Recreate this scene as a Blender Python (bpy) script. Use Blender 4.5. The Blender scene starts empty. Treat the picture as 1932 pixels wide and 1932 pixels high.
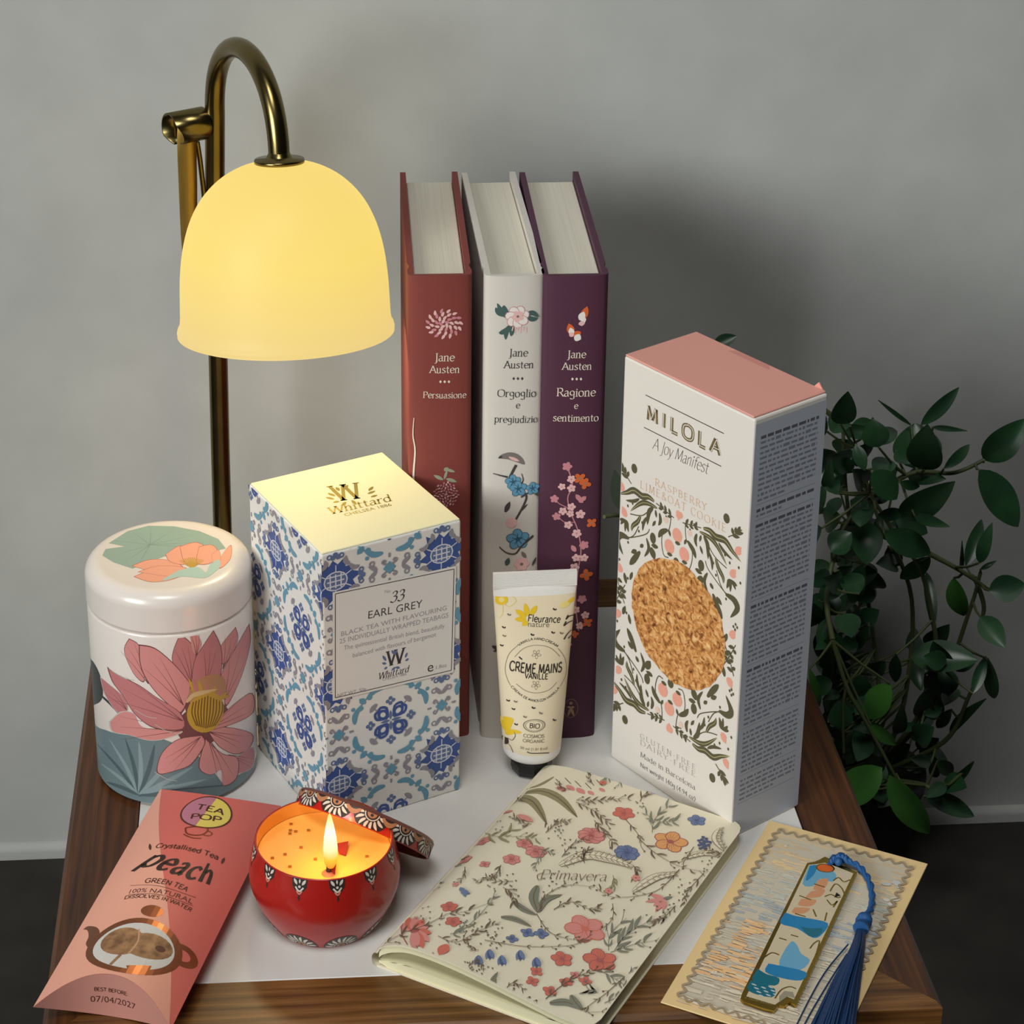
import bpy, bmesh, math, random
from mathutils import Vector, Matrix
from mathutils.geometry import tessellate_polygon
random.seed(7)
sc = bpy.context.scene
COL = sc.collection

# ------------------------------------------------------------------ camera
CP = Vector((-.0371, -.8791, .5261)); YAW, PIT, ROL = -.0542, .3929, -.0056
FPX, PX, PY = 4310.2, 764.48, 572.13
_cy, _sy, _cp, _sp, _cr, _sr = math.cos(YAW), math.sin(YAW), math.cos(PIT), math.sin(PIT), math.cos(ROL), math.sin(ROL)
_r = Vector((_cy, _sy, 0)); _f0 = Vector((-_sy, _cy, 0)); _z = Vector((0, 0, 1))
CF = _f0 * _cp - _z * _sp; _u = _f0 * _sp + _z * _cp
CR = _r * _cr + _u * _sr; CU = -_r * _sr + _u * _cr
cam_d = bpy.data.cameras.new('camera'); cam = bpy.data.objects.new('camera', cam_d); COL.objects.link(cam)
m = Matrix((CR, CU, -CF)).transposed().to_4x4(); m.translation = CP
cam.matrix_world = m
cam_d.sensor_fit = 'HORIZONTAL'; cam_d.sensor_width = 36; cam_d.lens = FPX / 1932 * 36
cam_d.shift_x = (966 - PX) / 1932; cam_d.shift_y = (PY - 966) / 1932
cam_d.clip_start = .05; cam_d.clip_end = 50
sc.camera = cam

# ------------------------------------------------------------------ light, exposure
def lin(c):
    c = c / 255.
    return c / 12.92 if c <= .04045 else ((c + .055) / 1.055) ** 2.4
def rgb(r, g, b): return (lin(r), lin(g), lin(b), 1)
sc.view_settings.view_transform = 'Standard'; sc.view_settings.look = 'None'
sc.view_settings.gamma = 1; sc.view_settings.exposure = 0; sc.view_settings.use_curve_mapping = False
w = bpy.data.worlds.new('world'); sc.world = w; w.use_nodes = True
w.node_tree.nodes['Background'].inputs[0].default_value = (.93, .97, 1, 1)
w.node_tree.nodes['Background'].inputs[1].default_value = .015
def area(name, loc, target, size, power, col):
    d = bpy.data.lights.new(name, 'AREA'); d.size = size; d.energy = power; d.color = col
    o = bpy.data.objects.new(name, d); COL.objects.link(o); o.location = loc
    o.rotation_euler = (Vector(target) - Vector(loc)).to_track_quat('-Z', 'Y').to_euler()
    return o
def point(name, loc, power, col, rad, parent=None):
    d = bpy.data.lights.new(name, 'POINT'); d.energy = power; d.color = col; d.shadow_soft_size = rad
    o = bpy.data.objects.new(name, d); COL.objects.link(o); o.location = loc
    if parent: o.parent = parent
    return o
o = area('window_daylight', (-1.5, -1.55, .9), (.08, .085, .38), 1.0, 4.6, (.97, 1, .98)); o.data.spread = math.radians(50)
o = area('tabletop_fill', (-.15, -.95, 1.6), (.04, -.19, 0), .6, .8, (1, .99, .96)); o.data.spread = math.radians(38)  # added overhead fill to lift the flat surfaces, no known source

# ------------------------------------------------------------------ helpers
def ray(x, y): return (CF + CR * ((x - PX) / FPX) - CU * ((y - PY) / FPX)).normalized()
def aty(x, y, Y):
    d = ray(x, y); return CP + d * ((Y - CP.y) / d.y)
def atz(x, y, Z=0):
    d = ray(x, y); return CP + d * ((Z - CP.z) / d.z)

_mats = {}
def mat(name, col, rough=.55, metal=0., spec=.4, emit=None, es=0., bump=None, trans=0., sheen=0, coat=0):
    if name in _mats: return _mats[name]
    M = bpy.data.materials.new(name); M.use_nodes = True
    nt = M.node_tree; b = nt.nodes['Principled BSDF']
    b.inputs['Base Color'].default_value = rgb(*col); b.inputs['Roughness'].default_value = rough
    b.inputs['Metallic'].default_value = metal; b.inputs['Specular IOR Level'].default_value = spec
    if coat: b.inputs['Coat Weight'].default_value = coat; b.inputs['Coat Roughness'].default_value = .12
    if emit: b.inputs['Emission Color'].default_value = rgb(*emit); b.inputs['Emission Strength'].default_value = es
    if trans: b.inputs['Transmission Weight'].default_value = trans
    if bump:
        sx, sy, sz, st, dist = bump
        t = nt.nodes.new('ShaderNodeTexCoord'); mp = nt.nodes.new('ShaderNodeMapping'); n = nt.nodes.new('ShaderNodeTexNoise')
        mp.inputs['Scale'].default_value = (sx, sy, sz); n.inputs['Scale'].default_value = 1; n.inputs['Detail'].default_value = 4
        bp = nt.nodes.new('ShaderNodeBump'); bp.inputs['Strength'].default_value = st; bp.inputs['Distance'].default_value = dist
        nt.links.new(t.outputs['Object'], mp.inputs[0]); nt.links.new(mp.outputs[0], n.inputs[0])
        nt.links.new(n.outputs[0], bp.inputs['Height']); nt.links.new(bp.outputs[0], b.inputs['Normal'])
    _mats[name] = M
    return M
def noisemat(name, stops, scale, rough=.5, detail=6, bump=0., bd=.0003, dist=0., spec=.4, metal=0., voronoi=False):
    """procedural: noise through a colour ramp, (sx,sy,sz) object-space scale"""
    if name in _mats: return _mats[name]
    M = bpy.data.materials.new(name); M.use_nodes = True
    nt = M.node_tree; b = nt.nodes['Principled BSDF']; L = nt.links.new
    b.inputs['Roughness'].default_value = rough; b.inputs['Specular IOR Level'].default_value = spec; b.inputs['Metallic'].default_value = metal
    t = nt.nodes.new('ShaderNodeTexCoord'); mp = nt.nodes.new('ShaderNodeMapping'); mp.inputs['Scale'].default_value = scale
    L(t.outputs['Object'], mp.inputs[0])
    if voronoi:
        n = nt.nodes.new('ShaderNodeTexVoronoi'); n.inputs['Scale'].default_value = 1; out = n.outputs['Distance']
        n2 = nt.nodes.new('ShaderNodeTexNoise'); n2.inputs['Scale'].default_value = 1.3; n2.inputs['Detail'].default_value = 8
        L(mp.outputs[0], n2.inputs[0])
        mx = nt.nodes.new('ShaderNodeMix'); mx.data_type = 'VECTOR'; mx.inputs['Factor'].default_value = .55
        L(mp.outputs[0], mx.inputs[4]); L(n2.outputs['Color'], mx.inputs[5]); L(mx.outputs[1], n.inputs[0])
    else:
        n = nt.nodes.new('ShaderNodeTexNoise'); n.inputs['Scale'].default_value = 1; n.inputs['Detail'].default_value = detail
        n.inputs['Distortion'].default_value = dist; out = n.outputs[0]
        L(mp.outputs[0], n.inputs[0])
    r = nt.nodes.new('ShaderNodeValToRGB'); e = r.color_ramp.elements
    while len(e) < len(stops): e.new(.5)
    for k, (p, c) in enumerate(stops): e[k].position = p; e[k].color = rgb(*c)
    L(out, r.inputs[0]); L(r.outputs[0], b.inputs['Base Color'])
    if bump:
        bp = nt.nodes.new('ShaderNodeBump'); bp.inputs['Strength'].default_value = bump; bp.inputs['Distance'].default_value = bd
        L(out, bp.inputs['Height']); L(bp.outputs[0], b.inputs['Normal'])
    _mats[name] = M
    return M

class MB:
    """collects geometry and links it as one mesh object"""
    def __init__(s): s.v = []; s.f = []; s.mi = []; s.sm = []; s.mats = []
    def m(s, mt):
        if mt not in s.mats: s.mats.append(mt)
        return s.mats.index(mt)
    def face(s, pts, mt, sm=False):
        k = len(s.v); s.v += [tuple(p) for p in pts]; s.f.append(tuple(range(k, k + len(pts)))); s.mi.append(s.m(mt)); s.sm.append(sm)
    def grid(s, rows, mt, sm=True, cu=False, cv=False):
        k = len(s.v); n = len(rows[0]); R = len(rows); i = s.m(mt)
        for r in rows: s.v += [tuple(p) for p in r]
        for a in range(R if cv else R - 1):
            for b in range(n if cu else n - 1):
                a2, b2 = (a + 1) % R, (b + 1) % n
                s.f.append((k + a * n + b, k + a * n + b2, k + a2 * n + b2, k + a2 * n + b)); s.mi.append(i); s.sm.append(sm)
    def lathe(s, prof, mt, n=48, T=None, sm=True):
        rows = []
        for r, z in prof:
            row = [Vector((r * math.cos(2 * math.pi * k / n), r * math.sin(2 * math.pi * k / n), z)) for k in range(n)]
            rows.append([T @ p for p in row] if T else row)
        s.grid(rows, mt, sm, cu=True)
    def tube(s, pts, rad, mt, n=12, cap=True):
        pts = [Vector(p) for p in pts]; R = rad if isinstance(rad, (list, tuple)) else [rad] * len(pts)
        t0 = (pts[1] - pts[0]).normalized(); a = t0.orthogonal().normalized(); rows = []
        for i, p in enumerate(pts):
            t = (pts[min(i + 1, len(pts) - 1)] - pts[max(i - 1, 0)]).normalized()
            a = (a - t * a.dot(t)).normalized(); b = t.cross(a)
            rows.append([p + (a * math.cos(2 * math.pi * k / n) + b * math.sin(2 * math.pi * k / n)) * R[i] for k in range(n)])
        s.grid(rows, mt, True, cu=True)
        if cap: s.face(rows[0][::-1], mt); s.face(rows[-1], mt)
    def rbox(s, x0, x1, y0, y1, z0, z1, mt, r=.001, seg=2, T=None):
        bm = bmesh.new(); bmesh.ops.create_cube(bm, size=1)
        for v in bm.verts: v.co = Vector(((x0 + x1) / 2 + v.co.x * (x1 - x0), (y0 + y1) / 2 + v.co.y * (y1 - y0), (z0 + z1) / 2 + v.co.z * (z1 - z0)))
        if r: bmesh.ops.bevel(bm, geom=bm.edges[:], offset=r, segments=seg, affect='EDGES', profile=.5)
        s.bm(bm, mt, False, T); bm.free()
    def bm(s, bm, mt, sm=False, T=None):
        bm.verts.index_update(); k = len(s.v); i = s.m(mt)
        s.v += [tuple(T @ v.co if T else v.co) for v in bm.verts]
        for f in bm.faces: s.f.append(tuple(k + v.index for v in f.verts)); s.mi.append(i); s.sm.append(sm)
    def build(s, name, parent=None):
        me = bpy.data.meshes.new(name); me.from_pydata(s.v, [], s.f)
        for mt in s.mats: me.materials.append(mt)
        me.polygons.foreach_set('material_index', s.mi); me.polygons.foreach_set('use_smooth', s.sm); me.update()
        o = bpy.data.objects.new(name, me); COL.objects.link(o)
        if parent: o.parent = parent
        return o
def tag(o, label=None, cat=None, group=None, kind=None):
    if label: o['label'] = label
    if cat: o['category'] = cat
    if group: o['group'] = group
    if kind: o['kind'] = kind
    return o
def thing(name, label, cat, loc=(0, 0, 0), rz=0., group=None):
    o = bpy.data.objects.new(name, None); COL.objects.link(o); o.empty_display_size = .02
    o.location = loc; o.rotation_euler = (0, 0, rz)
    return tag(o, label, cat, group)
def TM(loc, rz=0.): return Matrix.Translation(Vector(loc)) @ Matrix.Rotation(rz, 4, 'Z')
def cat(pts, n=6):
    """Catmull-Rom through points (any dimension)"""
    if len(pts) < 3: return [tuple(pts[0][k] + (pts[1][k] - pts[0][k]) * i / n for k in range(len(pts[0]))) for i in range(n + 1)]
    P = [pts[0]] + list(pts) + [pts[-1]]; out = []
    for i in range(1, len(P) - 2):
        for j in range(n):
            t = j / n
            out.append(tuple(.5 * (2 * P[i][k] + (P[i + 1][k] - P[i - 1][k]) * t + (2 * P[i - 1][k] - 5 * P[i][k] + 4 * P[i + 1][k] - P[i + 2][k]) * t * t + (3 * P[i][k] - P[i - 1][k] - 3 * P[i + 1][k] + P[i + 2][k]) * t ** 3) for k in range(len(P[0]))))
    return out + [tuple(pts[-1])]

# ------------------------------------------------------------------ printed surfaces
class Flat:
    """surface O + uU + vV (+ height field H(u,v) along N), local to transform T"""
    def __init__(s, O, U, V, T=None, H=None, cell=None):
        s.cell = cell; s.O, s.U, s.V = Vector(O), Vector(U), Vector(V); s.N = s.U.cross(s.V).normalized()
        s.T = T or Matrix(); s.I = s.T.inverted(); s.H = H
    def P(s, u, v, h=0): return s.O + s.U * u + s.V * v + s.N * (h + (s.H(u, v) if s.H else 0))
    def px(s, x, y):
        o = s.I @ CP; d = (s.I.to_3x3() @ ray(x, y)).normalized(); h = 0
        for _ in range(8 if s.H else 1):
            q = o + d * ((s.O + s.N * h - o).dot(s.N) / d.dot(s.N)) - s.O
            u, v = q.dot(s.U) / s.U.length_squared, q.dot(s.V) / s.V.length_squared
            if s.H: h = s.H(u, v)
        return u, v
class Round:
    """cylinder about local z; u = angle*R from -y towards +x, v = z"""
    def __init__(s, R, T=None, n=192): s.R = R; s.T = T or Matrix(); s.I = s.T.inverted(); s.cell = (2 * math.pi * R / n, None)
    def P(s, u, v, h=0): a = u / s.R; return Vector(((s.R + h) * math.sin(a), -(s.R + h) * math.cos(a), v))
    def px(s, x, y):
        o = s.I @ CP; d = (s.I.to_3x3() @ ray(x, y)).normalized()
        a = d.x ** 2 + d.y ** 2; b = o.x * d.x + o.y * d.y; c = o.x ** 2 + o.y ** 2 - s.R ** 2; q = max(b * b - a * c, 0)
        p = o + d * ((-b - math.sqrt(q)) / a)
        return math.atan2(p.x, -p.y) * s.R, p.z
class Lathe:
    """u = angle * Rref, v = metres along the profile"""
    def __init__(s, prof, Rref, n=96):
        s.p = prof; s.L = [0]; s.R = Rref; s.cell = (2 * math.pi * Rref / n, .0012)
        for a, b in zip(prof, prof[1:]): s.L.append(s.L[-1] + math.hypot(b[0] - a[0], b[1] - a[1]))
    def P(s, u, v, h=0):
        i = 0; u = u / s.R
        while i < len(s.p) - 2 and s.L[i + 1] < v: i += 1
        t = (v - s.L[i]) / (s.L[i + 1] - s.L[i]); a, b = s.p[i], s.p[i + 1]
        tx, tz = b[0] - a[0], b[1] - a[1]; q = math.hypot(tx, tz)
        r = a[0] + tx * t + tz / q * h; z = a[1] + tz * t - tx / q * h
        return Vector((r * math.sin(u), -r * math.cos(u), z))

def clip(poly, c):
    for ax, val, sg in ((0, c[0], 1), (0, c[2], -1), (1, c[1], 1), (1, c[3], -1)):
        out = []
        for i in range(len(poly)):
            a, b = poly[i - 1], poly[i]; da, db = (a[ax] - val) * sg, (b[ax] - val) * sg
            if (da >= 0) != (db >= 0):
                t = da / (da - db); out.append((a[0] + (b[0] - a[0]) * t, a[1] + (b[1] - a[1]) * t))
            if db >= 0: out.append(b)
        poly = out
        if len(poly) < 3: return []
    return poly

_tc = {}
def sans(t):
    if t in _tc: return _tc[t]
    c = bpy.data.curves.new('t', 'FONT'); c.body = t; c.resolution_u = 3
    o = bpy.data.objects.new('t', c); me = bpy.data.meshes.new_from_object(o)
    V = [(v.co.x, v.co.y) for v in me.vertices]; F = [tuple(p.vertices) for p in me.polygons]
    bpy.data.objects.remove(o); bpy.data.curves.remove(c); bpy.data.meshes.remove(me)
    _tc[t] = (V, F); return V, F
G = {  # skeletons of a small drawn alphabet: advance | strokes (c curve, l line)
'a': '46|c10,42 22,50 33,45 35,34 35,8 43,0|c35,30 20,27 8,18 9,6 20,-1 30,5 35,14', 'b': '48|l10,76 10,0|c10,38 24,50 40,40 42,24 36,5 22,-1 10,8',
'c': '45|c41,42 28,51 12,42 7,25 13,7 27,-1 41,8', 'd': '50|l40,76 40,0|c40,38 26,50 10,40 7,24 13,5 26,-1 40,10',
'e': '47|c8,28 42,28 40,42 26,51 12,42 7,25 13,7 27,-1 41,9', 'f': '32|c36,70 26,76 17,66 16,50|l16,52 16,0|l4,48 30,48',
'g': '50|c40,40 26,51 10,42 7,28 14,14 28,12 40,22|c40,48 40,0 38,-18 24,-24 8,-18', 'h': '50|l10,76 10,0|c10,36 24,50 36,44 38,30|l38,32 38,0',
'i': '24|l12,48 12,0|o12,64', 'j': '24|l14,48 14,0|c14,0 12,-20 0,-22|o14,64', 'l': '24|l12,76 12,0', 'k': '46|l10,76 10,0|l38,48 12,22|l18,27 42,0',
'm': '68|l10,48 10,0|c10,36 22,50 32,46 34,32|l34,34 34,0|c34,36 46,50 56,46 58,32|l58,34 58,0', 'n': '50|l10,48 10,0|c10,36 24,51 36,46 38,32|l38,34 38,0',
'o': '50|c25,50 10,43 6,25 11,6 25,-1 40,7 44,25 39,43 25,50', 'p': '50|l10,48 10,-24|c10,38 24,51 40,42 43,25 38,6 24,-1 10,9',
'r': '36|l10,48 10,0|c10,32 18,46 28,50 34,46', 's': '40|c34,43 22,51 10,42 14,31 28,23 34,12 26,1 12,1 6,8', 't': '35|c16,66 16,14 22,1 34,4|l4,48 32,48',
'u': '50|l10,48 10,18|c10,18 13,1 26,-1 38,14|l38,48 38,0', 'v': '44|l4,48 22,0|l22,0 40,48', 'w': '62|l3,48 17,0|l17,0 31,48|l31,48 45,0|l45,0 59,48',
'y': '44|l4,48 22,0|c40,48 22,0 14,-20 4,-24', 'z': '42|l6,48 36,48|l36,48 6,0|l6,0 36,0', ' ': '26|',
'A': '64|l4,0 32,72|l32,72 60,0|l14,26 50,26', 'B': '54|l12,72 12,0|c12,72 34,72 44,62 42,44 12,39|c12,39 38,42 50,26 44,6 30,0 12,0',
'C': '62|c58,60 44,72 22,70 8,50 8,22 22,2 44,0 58,14', 'D': '68|l12,72 12,0|c12,72 40,72 62,54 62,20 42,0 12,0', 'E': '54|l12,72 12,0|l12,72 48,72|l12,38 42,38|l12,0 50,0',
'F': '50|l12,72 12,0|l12,72 48,72|l12,38 40,38', 'G': '68|c58,60 44,72 22,70 8,50 8,22 22,2 44,0 58,12|l58,12 58,34|l42,34 62,34', 'I': '28|l14,72 14,0',
'J': '30|l18,72 18,0|c18,0 14,-18 0,-20', 'K': '60|l12,72 12,0|l54,72 14,34|l24,42 58,0', 'L': '52|l12,72 12,0|l12,0 48,0', 'M': '76|l10,0 14,72|l14,72 38,8|l38,8 62,72|l62,72 66,0',
'N': '68|l12,0 12,72|l12,72 56,0|l56,0 56,72', 'O': '72|c36,72 12,62 6,36 12,10 36,0 60,10 66,36 60,62 36,72', 'P': '54|l12,72 12,0|c12,72 40,72 50,56 42,38 12,34',
'R': '60|l12,72 12,0|c12,72 40,72 50,56 42,38 12,34|l30,36 58,0', 'S': '52|c44,62 28,73 10,62 14,44 36,34 48,20 38,2 20,-1 6,10', 'T': '60|l4,72 56,72|l30,72 30,0',
'U': '64|l10,72 10,24|c10,24 16,2 32,-1 48,2 54,24|l54,24 54,72', 'V': '60|l4,72 30,0|l30,0 56,72', 'H': '68|l12,72 12,0|l56,72 56,0|l12,38 56,38', '(': '26|c20,76 8,50 8,20 20,-8', ')': '26|c6,76 18,50 18,20 6,-8', ':': '20|o10,5|o10,40', '5': '48|l40,72 14,72|c14,72 10,42 30,46 42,28 30,2 8,4', '2': '48|c8,58 22,73 38,62 36,44 8,0|l8,0 42,0', '7': '44|l6,72 40,72|l40,72 18,0', '6': '48|c38,68 16,60 8,24 24,0 40,14 34,38 12,30', '8': '48|c24,39 10,56 24,73 38,56 24,39 8,18 24,0 40,18 24,39', 'W': '84|l2,72 22,0|l22,0 42,72|l42,72 62,0|l62,0 82,72', 'Y': '60|l4,72 30,36|l30,36 30,0|l56,72 30,36',
'&': '62|c56,30 40,4 20,-2 8,12 14,30 36,50 34,68 22,72 14,62 20,44 58,0', '3': '48|c8,60 22,73 38,64 34,46 18,39|c18,39 40,36 44,16 28,-1 6,8', '-': '34|l6,28 28,28', '.': '20|o10,3',
'1': '30|l16,72 16,0', '4': '50|l34,72 6,22|l6,22 46,22|l34,72 34,0', '0': '48|c24,72 8,58 6,36 8,14 24,0 40,14 42,36 40,58 24,72', '9': '48|c40,54 26,73 8,58 12,40 28,36 40,50 38,24 14,0',
}
def drawn(t, thin=3., thick=8., serif=True, shear=0., ang=.35, ls=0.):
    key = (t, thin, thick, serif, shear, ang, ls)
    if key in _tc: return _tc[key]
    V, F, x = [], [], 0.
    def quadstrip(pts, ws):
        k = len(V)
        for i, p in enumerate(pts):
            a, b = pts[max(i - 1, 0)], pts[min(i + 1, len(pts) - 1)]; dx, dy = b[0] - a[0], b[1] - a[1]; q = math.hypot(dx, dy) or 1
            for s in (1, -1): V.append((p[0] - dy / q * ws[i] / 2 * s, p[1] + dx / q * ws[i] / 2 * s))
        for i in range(len(pts) - 1): F.append((k + 2 * i, k + 2 * i + 1, k + 2 * i + 3, k + 2 * i + 2))
    for ch in t:
        g = G.get(ch) or G.get(ch.lower()) or G['o']; adv, *st = g.split('|')
        for s in st:
            if not s: continue
            P = [tuple(float(a) for a in q.split(',')) for q in s[1:].split()]
            if s[0] == 'o': quadstrip([(x + P[0][0], P[0][1] - 4.5), (x + P[0][0], P[0][1] + 4.5)], [9, 9]); continue
            if s[0] == 'c': P = cat(P, 4)
            P = [(p[0] + x, p[1]) for p in P]; ws = []
            for i in range(len(P)):
                a, b = P[max(i - 1, 0)], P[min(i + 1, len(P) - 1)]; d = math.atan2(b[1] - a[1], b[0] - a[0])
                ws.append(thin + (thick - thin) * abs(math.sin(d - ang)))
            quadstrip(P, ws)
            if serif and s[0] == 'l':
                d = abs(math.atan2(P[1][1] - P[0][1], P[1][0] - P[0][0]))
                if .9 < d < 2.24:
                    for p in (P[0], P[-1]):
                        if round(p[1]) in (0, 48, 72, 76, -24): quadstrip([(p[0] - (9 if p[1] > 40 and p[1] != 72 else 10), p[1]), (p[0] + (4 if p[1] in (48, 76) else 10), p[1])], [4, 4])
        x += float(adv) + ls
    V = [(a + b * shear, b) for a, b in V]
    _tc[key] = (V, F); return V, F
STY = {'serif': dict(thin=3, thick=9), 'bold': dict(thin=5, thick=12), 'caps': dict(thin=2.5, thick=9, ls=16), 'italic': dict(thin=3, thick=10, shear=.22), 'script': dict(thin=2, thick=5, serif=False, shear=.35, ls=-3),
       'brush': dict(thin=8, thick=15, serif=False, shear=.3, ls=5), 'mono': dict(thin=10, thick=10, serif=False), 'heavy': dict(thin=12, thick=13, serif=False), 'wide': dict(thin=19, thick=19, serif=False, ls=22), 'inline': dict(thin=4, thick=4, serif=False, ls=22)}

class Draw:
    """prints flat shapes on a surface, into the mesh of the thing that carries the print"""
    def __init__(s, mb, surf, conv=None, k=1., clip=None, sub=0, h0=4e-5):
        s.mb, s.S, s.conv, s.k, s.clip, s.sub, s.h, s.X = mb, surf, conv or (lambda a, b: (a, b)), k, clip, sub, h0, None; s.step = 1.2e-6; s.hold = False
    def c(s, p): return s.conv(p[0], p[1])
    def up(s):
        if not s.hold: s.h += s.step
        return s.h
    def emit(s, poly, mt, h):
        if s.clip:
            poly = clip(poly, s.clip)
            if not poly: return
        if s.S.cell:
            du, dv = s.S.cell; us = [p[0] for p in poly]; B = 1e9
            for i in range(math.floor(min(us) / du), math.floor(max(us) / du) + 1):
                q = clip(poly, (i * du, -B, (i + 1) * du, B))
                if not q: continue
                if not dv:
                    vs = [p[1] for p in q]; v0, v1 = min(vs), max(vs) + 1e-9
                    a, b_, c, d = s.S.P(i * du, v0, h), s.S.P((i + 1) * du, v0, h), s.S.P((i + 1) * du, v1, h), s.S.P(i * du, v1, h)
                    s.mb.face([(lambda x, y: (a * (1 - x) + b_ * x) * (1 - y) + (d * (1 - x) + c * x) * y)(p[0] / du - i, (p[1] - v0) / (v1 - v0)) for p in q], mt)
                    continue
                vs = [p[1] for p in q]
                for j in range(math.floor(min(vs) / dv), math.floor(max(vs) / dv) + 1):
                    w_ = clip(q, (-B, j * dv, B, (j + 1) * dv))
                    if not w_: continue
                    a, b_, c, d = [s.S.P((i + x) * du, (j + y) * dv, h) for x, y in ((0, 0), (1, 0), (1, 1), (0, 1))]
                    L = [(p[0] / du - i, p[1] / dv - j) for p in w_]
                    for sg in (1, -1):
                        t = []
                        for k in range(len(L)):
                            p, r = L[k - 1], L[k]; e, f = (1 - p[0] - p[1]) * sg, (1 - r[0] - r[1]) * sg
                            if (e >= 0) != (f >= 0): x = e / (e - f); t.append((p[0] + (r[0] - p[0]) * x, p[1] + (r[1] - p[1]) * x))
                            if f >= 0: t.append(r)
                        if len(t) > 2: s.mb.face([a + (b_ - a) * x + (d - a) * y if sg > 0 else c + (d - c) * (1 - x) + (b_ - c) * (1 - y) for x, y in t], mt)
        elif s.sub:
            tri = [(poly[0], poly[i], poly[i + 1]) for i in range(1, len(poly) - 1)]
            while tri:
                t = tri.pop(); e = [math.dist(t[i], t[(i + 1) % 3]) for i in range(3)]; i = e.index(max(e))
                if e[i] > s.sub:
                    a, b, c = t[i], t[(i + 1) % 3], t[(i + 2) % 3]; q = ((a[0] + b[0]) / 2, (a[1] + b[1]) / 2); tri += [(a, q, c), (q, b, c)]
                else: s.mb.face([s.S.P(u, v, h) for u, v in t], mt)
        else: s.mb.face([s.S.P(u, v, h) for u, v in poly], mt)
    def raw(s, pts, mt, h=None):
        h = h or s.up()
        for t in tessellate_polygon([[Vector((u, v, 0)) for u, v in pts]]): s.emit([pts[i] for i in t], mt, h)
    def poly(s, pts, mt, smooth=0):
        if smooth: pts = cat(list(pts) + [pts[0]], smooth)[:-1]
        s.raw([s.c(p) for p in pts], mt)
    def rib(s, pts, w, mt, n=5, t0=1., t1=1., fn=None):
        q = [s.c(p) for p in (cat(pts, n) if n else pts)]; h = s.up(); N = len(q); L = []
        for i, p in enumerate(q):
            a, b = q[max(i - 1, 0)], q[min(i + 1, N - 1)]; dx, dy = b[0] - a[0], b[1] - a[1]; d = math.hypot(dx, dy) or 1; t = i / (N - 1)
            ww = w * s.k / 2 * (fn(t) if fn else t0 + (t1 - t0) * t); L.append(((p[0] - dy / d * ww, p[1] + dx / d * ww), (p[0] + dy / d * ww, p[1] - dx / d * ww)))
        for i in range(N - 1): s.emit([L[i][0], L[i][1], L[i + 1][1], L[i + 1][0]], mt, h)
    def leaf(s, pts, w, mt, n=5, vein=None):
        s.rib(pts, w, mt, n, fn=lambda t: max(.04, math.sin(math.pi * min(1, t * .93 + .07)) ** .8))
        if vein: s.rib(pts, w * .12, vein, n)
    def ell(s, c, rx, ry, mt, rot=0., n=16, ring=0.):
        u, v = s.c(c); rx *= s.k; ry *= s.k; cr, sr = math.cos(rot), math.sin(rot)
        E = [(u + rx * math.cos(a) * cr - ry * math.sin(a) * sr, v + rx * math.cos(a) * sr + ry * math.sin(a) * cr) for a in [2 * math.pi * i / n for i in range(n)]]
        h = s.up()
        if ring:
            q = ring * s.k; I = [(u + (x - u) * (1 - q / max(rx, ry)), v + (y - v) * (1 - q / max(rx, ry))) for x, y in E]
            for i in range(n): s.emit([E[i - 1], E[i], I[i], I[i - 1]], mt, h)
        else: s.emit(E, mt, h) if not s.sub else [s.emit([(u, v), E[i - 1], E[i]], mt, h) for i in range(n)]
    def star(s, c, rs, n, mt, rot=0.):
        u, v = s.c(c); P = [(u + s.k * rs[i % len(rs)] * math.cos(rot + 2 * math.pi * i / n), v + s.k * rs[i % len(rs)] * math.sin(rot + 2 * math.pi * i / n)) for i in range(n)]
        h = s.up()
        for i in range(n): s.emit([(u, v), P[i - 1], P[i]], mt, h)
    def flower(s, c, r, n, m1, m2, rot=0., sq=1., ol=None):
        u, v = s.c(c); s2 = Draw(s.mb, s.S, None, s.k, s.clip, s.sub, s.h)
        for i in range(n):
            a = rot + 2 * math.pi * i / n; d = r * s.k * .55
            if ol: s2.ell((u + d * math.cos(a), v + d * sq * math.sin(a)), r * .52, r * .45, ol, a, 10)
            s2.ell((u + d * math.cos(a), v + d * sq * math.sin(a)), r * .46, r * .39, m1, a, 10)
        s2.ell((u, v), r * .22, r * .22 * sq, m2, 0, 8); s.h = s2.h
    def text(s, t, pts, mt, asp=1., style='sans', cap=0):
        V, F = sans(t) if style == 'sans' else drawn(t, **STY[style])
        x0 = min(a for a, b in V); W = max(a for a, b in V) - x0; h = s.up()
        q = [s.c(p) for p in pts]
        if cap: asp = math.dist(q[0], s.c((pts[0][0], pts[0][1] - cap))) / ((.73 if style == 'sans' else 72) / W * math.dist(q[0], q[-1]))
        def at(x, y):
            t_ = (x - x0) / W
            if len(q) == 2: b = (q[0][0] + (q[1][0] - q[0][0]) * t_, q[0][1] + (q[1][1] - q[0][1]) * t_); d = (q[1][0] - q[0][0], q[1][1] - q[0][1])
            else:
                k1 = [2 * q[1][i] - .5 * (q[0][i] + q[2][i]) for i in (0, 1)]
                b = [(1 - t_) ** 2 * q[0][i] + 2 * t_ * (1 - t_) * k1[i] + t_ * t_ * q[2][i] for i in (0, 1)]; d = [2 * (1 - t_) * (k1[i] - q[0][i]) + 2 * t_ * (q[2][i] - k1[i]) for i in (0, 1)]
            n_ = y / W * asp
            ln = math.hypot(*d) or 1; D = math.dist(q[0], q[-1])
            return b[0] - d[1] / ln * n_ * D, b[1] + d[0] / ln * n_ * D
        U = [at(*p) for p in V]
        for f in F: s.emit([U[i] for i in f], mt, h)

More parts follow.
